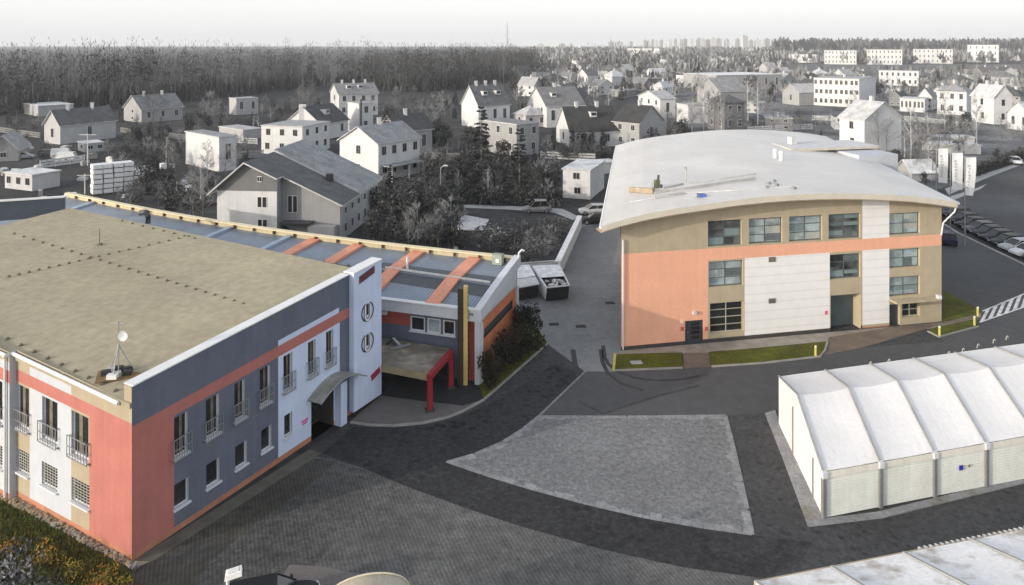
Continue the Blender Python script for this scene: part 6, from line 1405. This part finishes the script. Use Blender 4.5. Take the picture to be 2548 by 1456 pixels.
# yard clutter
r = random.Random(8)
for i in range(46):
    px, py = (r.uniform(0, 480), r.uniform(400, 500)) if i < 26 else (r.uniform(2160, 2440), r.uniform(330, 450)) if i < 38 else (r.uniform(60, 340), r.uniform(365, 410))
    c = G(px, py); a_, b_, h_ = r.uniform(.5, 2.2), r.uniform(.4, 1.4), r.uniform(.3, 1.1); m_ = r.choice([CONC_W, CONC, PAL, gw(.2), gw(.36), TPOST]); mb = MB(); mb.box(c, a_, b_, h_, m_, r.random()*3); mb.box(c+V(0, 0, h_), a_*.7, b_*.7, .12, m_, r.random()*3)
    word = {CONC_W: 'light concrete', CONC: 'grey concrete', PAL: 'white wrapped', TPOST: 'dark steel'}.get(m_, 'dull grey')
    lab = rel_label('%s %s pile of building material' % ('long' if a_ > 1.4 else 'short', word), px, py, 6) or '%s pile of building material lying in the yard' % word
    tag(mb.build('material_pile', org=c), lab, 'material pile', 'piles of material in the yards')
# banners
FLAG = mat('banner_white', (.82, .82, .82), rough=.8, var=.08, streak=.12); INK = mat('banner_grey_print', (.50, .50, .50))
gb = G(2403, 612)
for i, (x0, x1, y0, y1, dd, lb_) in enumerate([(2360, 2385, 370, 454, 100, 'white vertical banner, farthest from the car park pole'), (2408, 2433, 381, 470, 96, 'white vertical banner between the other two'), (2404+31, 2404+56, 392, 485, 92, 'white waving banner nearest the car park')][:3]):
    x0, x1 = ((2334, 2358), (2368, 2395), (2402, 2428))[i]
    pxp = (2329, 2364, 2400)[i]; base = (598, 604, 612)[i]; p = G(pxp, base); top = zat(p.y, y0-3); t = thing('banner_pole', lb_, 'banner', p, 'banners by the car park')
    mb = MB(); mb.tube([p, p+V(0, 0, top)], .075, STEEL, 7, .05); mb.build('pole', t); mb = MB(); mb.tube([p+V(0, 0, top-.05), p+V((x1-pxp)*p.y/F, 0, top-.05)], .035, STEEL, 5); mb.build('crossarm', t)
    zt, zb = zat(p.y, y0), zat(p.y, y1); rows = []
    for k in range(13):
        f = k/12; rows.append([p+V(((lerp(x0, x1, u)-pxp)+(-8*f*f*f*(1 if i == 2 else .15))*(1 if u > 0 else .3))*p.y/F, .035*math.sin(6*f+3*u), lerp(zt, zb, f)-.12*u*f) for u in (0, .25, .5, .75, 1)])
    mb = MB(); mb.slab(rows, .012, FLAG); fl_ = mb.build('banner', t)
    mb = MB()      # rows of worn grey print running down the cloth
    for k in range(9):
        f = .28+k*.075; a = lerp(rows[min(12, int(f*12))][1], rows[min(12, int(f*12))][3], .2 if k % 2 else .1); mb.box(a+V(0, -.05, 0), .2 if k % 3 else .3, .02, .25, INK)
    mb.build('print', fl_, org=parent_origin(t))
# bollards
for px, py, lb_ in ((2029, 888, 'pale yellow post at the right end of the long grass strip'), (2337, 838, 'yellow post at the left end of the small grass strip'), (2424, 812, 'yellow post at the right end of the small grass strip'), (2432, 788, 'yellow post by the hatched crossing')):
    p = G(px, py); t = thing('bollard', lb_, 'bollard', p, 'yellow posts at the grass corners'); mb = MB(); mb.tube([p, p+V(0, 0, .8)], .095, mat('post_yellow', (.55, .5, .16)), 9); mb.build('post', t); mb = MB(); mb.tube([p+V(0, 0, .8), p+V(0, 0, .9)], .10, mat('post_cream', (.7, .68, .55)), 9, .07); mb.build('cap', t)
# drain covers
for px, py, lb_ in ((1517, 754, 'dark drain grate near the warehouse corner'), (1445, 812, 'iron drain grate in the middle of the lane'), (1378, 807, 'iron drain grate left in the lane'), (1583, 902, 'pale cover set in the short grass strip')):
    p = G(px, py, .11 if 'pale' in lb_ else .012); mb = MB(); m_ = CONC if 'pale' in lb_ else gw(.05); mb.box(p, .9, .6, .02, m_, .1)
    for k in range(5): mb.box(p+V(-.34+.17*k, 0, .02), .08, .5, .012, m_, .1)
    tag(mb.build('drain_grate', org=p), lb_, 'drain grate')
# floodlight at the lower edge
p = V((566-CX)*27.5/F, 27.5, 0); ht = zat(27.5, 1440); t = thing('floodlight_pole', 'white floodlight on a slim pole at the bottom edge', 'floodlight', p)
mb = MB(); mb.tube([p, p+V(0, 0, ht)], .07, WHITE_CAP, 8, .06); mb.build('pole', t)
mb = MB(); c = p+V(.22, 0, ht+.12); ax = V(.50, .06, .13); sv = V(.10, -.34, -.03); up = V(-.10, -.06, .28)
fr = [c-ax*.62-sv*.5, c-ax*.62+sv*.5, c+ax*.62+sv*.5, c+ax*.62-sv*.5]; mb.hexa([x for x in fr], [lerp(x, c, .10)+V(0, 0, .18) for x in fr], WHITE_CAP); hd = mb.build('lamp_head', t)
mb = MB(); top4 = [lerp(x, c, .38)+V(0, 0, .184) for x in fr]; mb.hexa(top4, [x+V(0, 0, .03) for x in top4], CONC_W); mb.build('panel', hd, org=parent_origin(t))
# arched shelter at the lower edge
c0 = V(-5.85, 30.15, 0); t = thing('arched_shelter', 'shelter with beige arched panel roof at the bottom edge', 'shelter', c0)
SHP = mat('beige_polycarbonate', (.40, .36, .27), rough=.4, var=.2, scale=.8); SHB = mat('cream_profile', (.60, .54, .40), rough=.5)
dx = V(.97, .24, 0); dy = V(-.24, .97, 0)
def sh(a, y): return c0+dx*(1.75*math.cos(a))+dy*(y)+V(0, 0, 1.95+.85*math.sin(a))
for k in range(5):
    a0, a1 = math.pi*(1-k/5), math.pi*(1-(k+1)/5)
    mb = MB(); mb.slab([[sh(lerp(a0, a1, j/3), y) for j in range(4)] for y in (-2.4, -.8, .8)], .03, SHP); mb.build('roof_panel', t)
for y in (-2.4, -1.33, -.26, .8): mb = MB(); mb.tube([sh(math.pi*(1-j/14), y)+V(0, 0, .03) for j in range(15)], .04, SHB, 5); mb.build('rib', t)
for x in (-1.75, 1.75):
    for y in (-2.3, .7): mb = MB(); mb.tube([c0+dx*x+dy*y, c0+dx*x+dy*y+V(0, 0, 1.97)], .06, SHB, 6); mb.build('post', t)
# a figure walking by the far road
pp = G(2480, 414); me = bpy.data.meshes.new('person'); jt = [(0, 0, .95), (0, 0, 1.2), (0, 0, 1.42), (0, 0, 1.52), (0, 0, 1.66), (.10, .02, .9), (.13, .14, .5), (.12, .04, .06), (-.10, .02, .9), (-.12, -.12, .5), (-.11, -.30, .08), (.20, 0, 1.40), (.26, .06, 1.12), (.24, .18, .88), (-.20, 0, 1.40), (-.26, -.05, 1.12), (-.25, -.12, .86), (.12, -.10, .03), (-.11, -.42, .05)]
me.from_pydata(jt, [(0, 1), (1, 2), (2, 3), (3, 4), (0, 5), (5, 6), (6, 7), (0, 8), (8, 9), (9, 10), (2, 11), (11, 12), (12, 13), (2, 14), (14, 15), (15, 16), (7, 17), (10, 18)], [])
po = bpy.data.objects.new('person', me); COL.objects.link(po); po.location = pp; sk = po.modifiers.new('skin', 'SKIN'); po.modifiers.new('sub', 'SUBSURF').levels = 1
for v_, rr in zip(me.skin_vertices[0].data, (.15, .14, .15, .06, .11, .10, .07, .05, .10, .07, .05, .07, .05, .04, .07, .05, .04, .05, .05)): v_.radius = (rr, rr)
me.skin_vertices[0].data[0].use_root = True; me.materials.append(mat('dark_coat', (.03, .03, .032))); po.modifiers['sub'].render_levels = 1
tag(po, 'person in dark clothes walking along the far road edge', 'person')
# air between here and the city
mb = MB(); X0, X1, Y0, Y1, Z0, Z1 = -6000, 6000, -320, 6000, -1, 95
c = [V(X0, Y0, Z0), V(X1, Y0, Z0), V(X1, Y1, Z0), V(X0, Y1, Z0)]
hm = bpy.data.materials.new('haze_air'); hm.use_nodes = True; nt = hm.node_tree; nt.nodes.clear(); out = nt.nodes.new('ShaderNodeOutputMaterial'); pv = nt.nodes.new('ShaderNodeVolumePrincipled')
pv.inputs['Color'].default_value = (.95, .97, 1, 1); pv.inputs['Density'].default_value = .00015; pv.inputs['Anisotropy'].default_value = 0; nt.links.new(pv.outputs[0], out.inputs['Volume'])
mb.hexa(c, [p+V(0, 0, Z1-Z0) for p in c], hm); hz = mb.build('haze'); hz['kind'] = 'stuff'
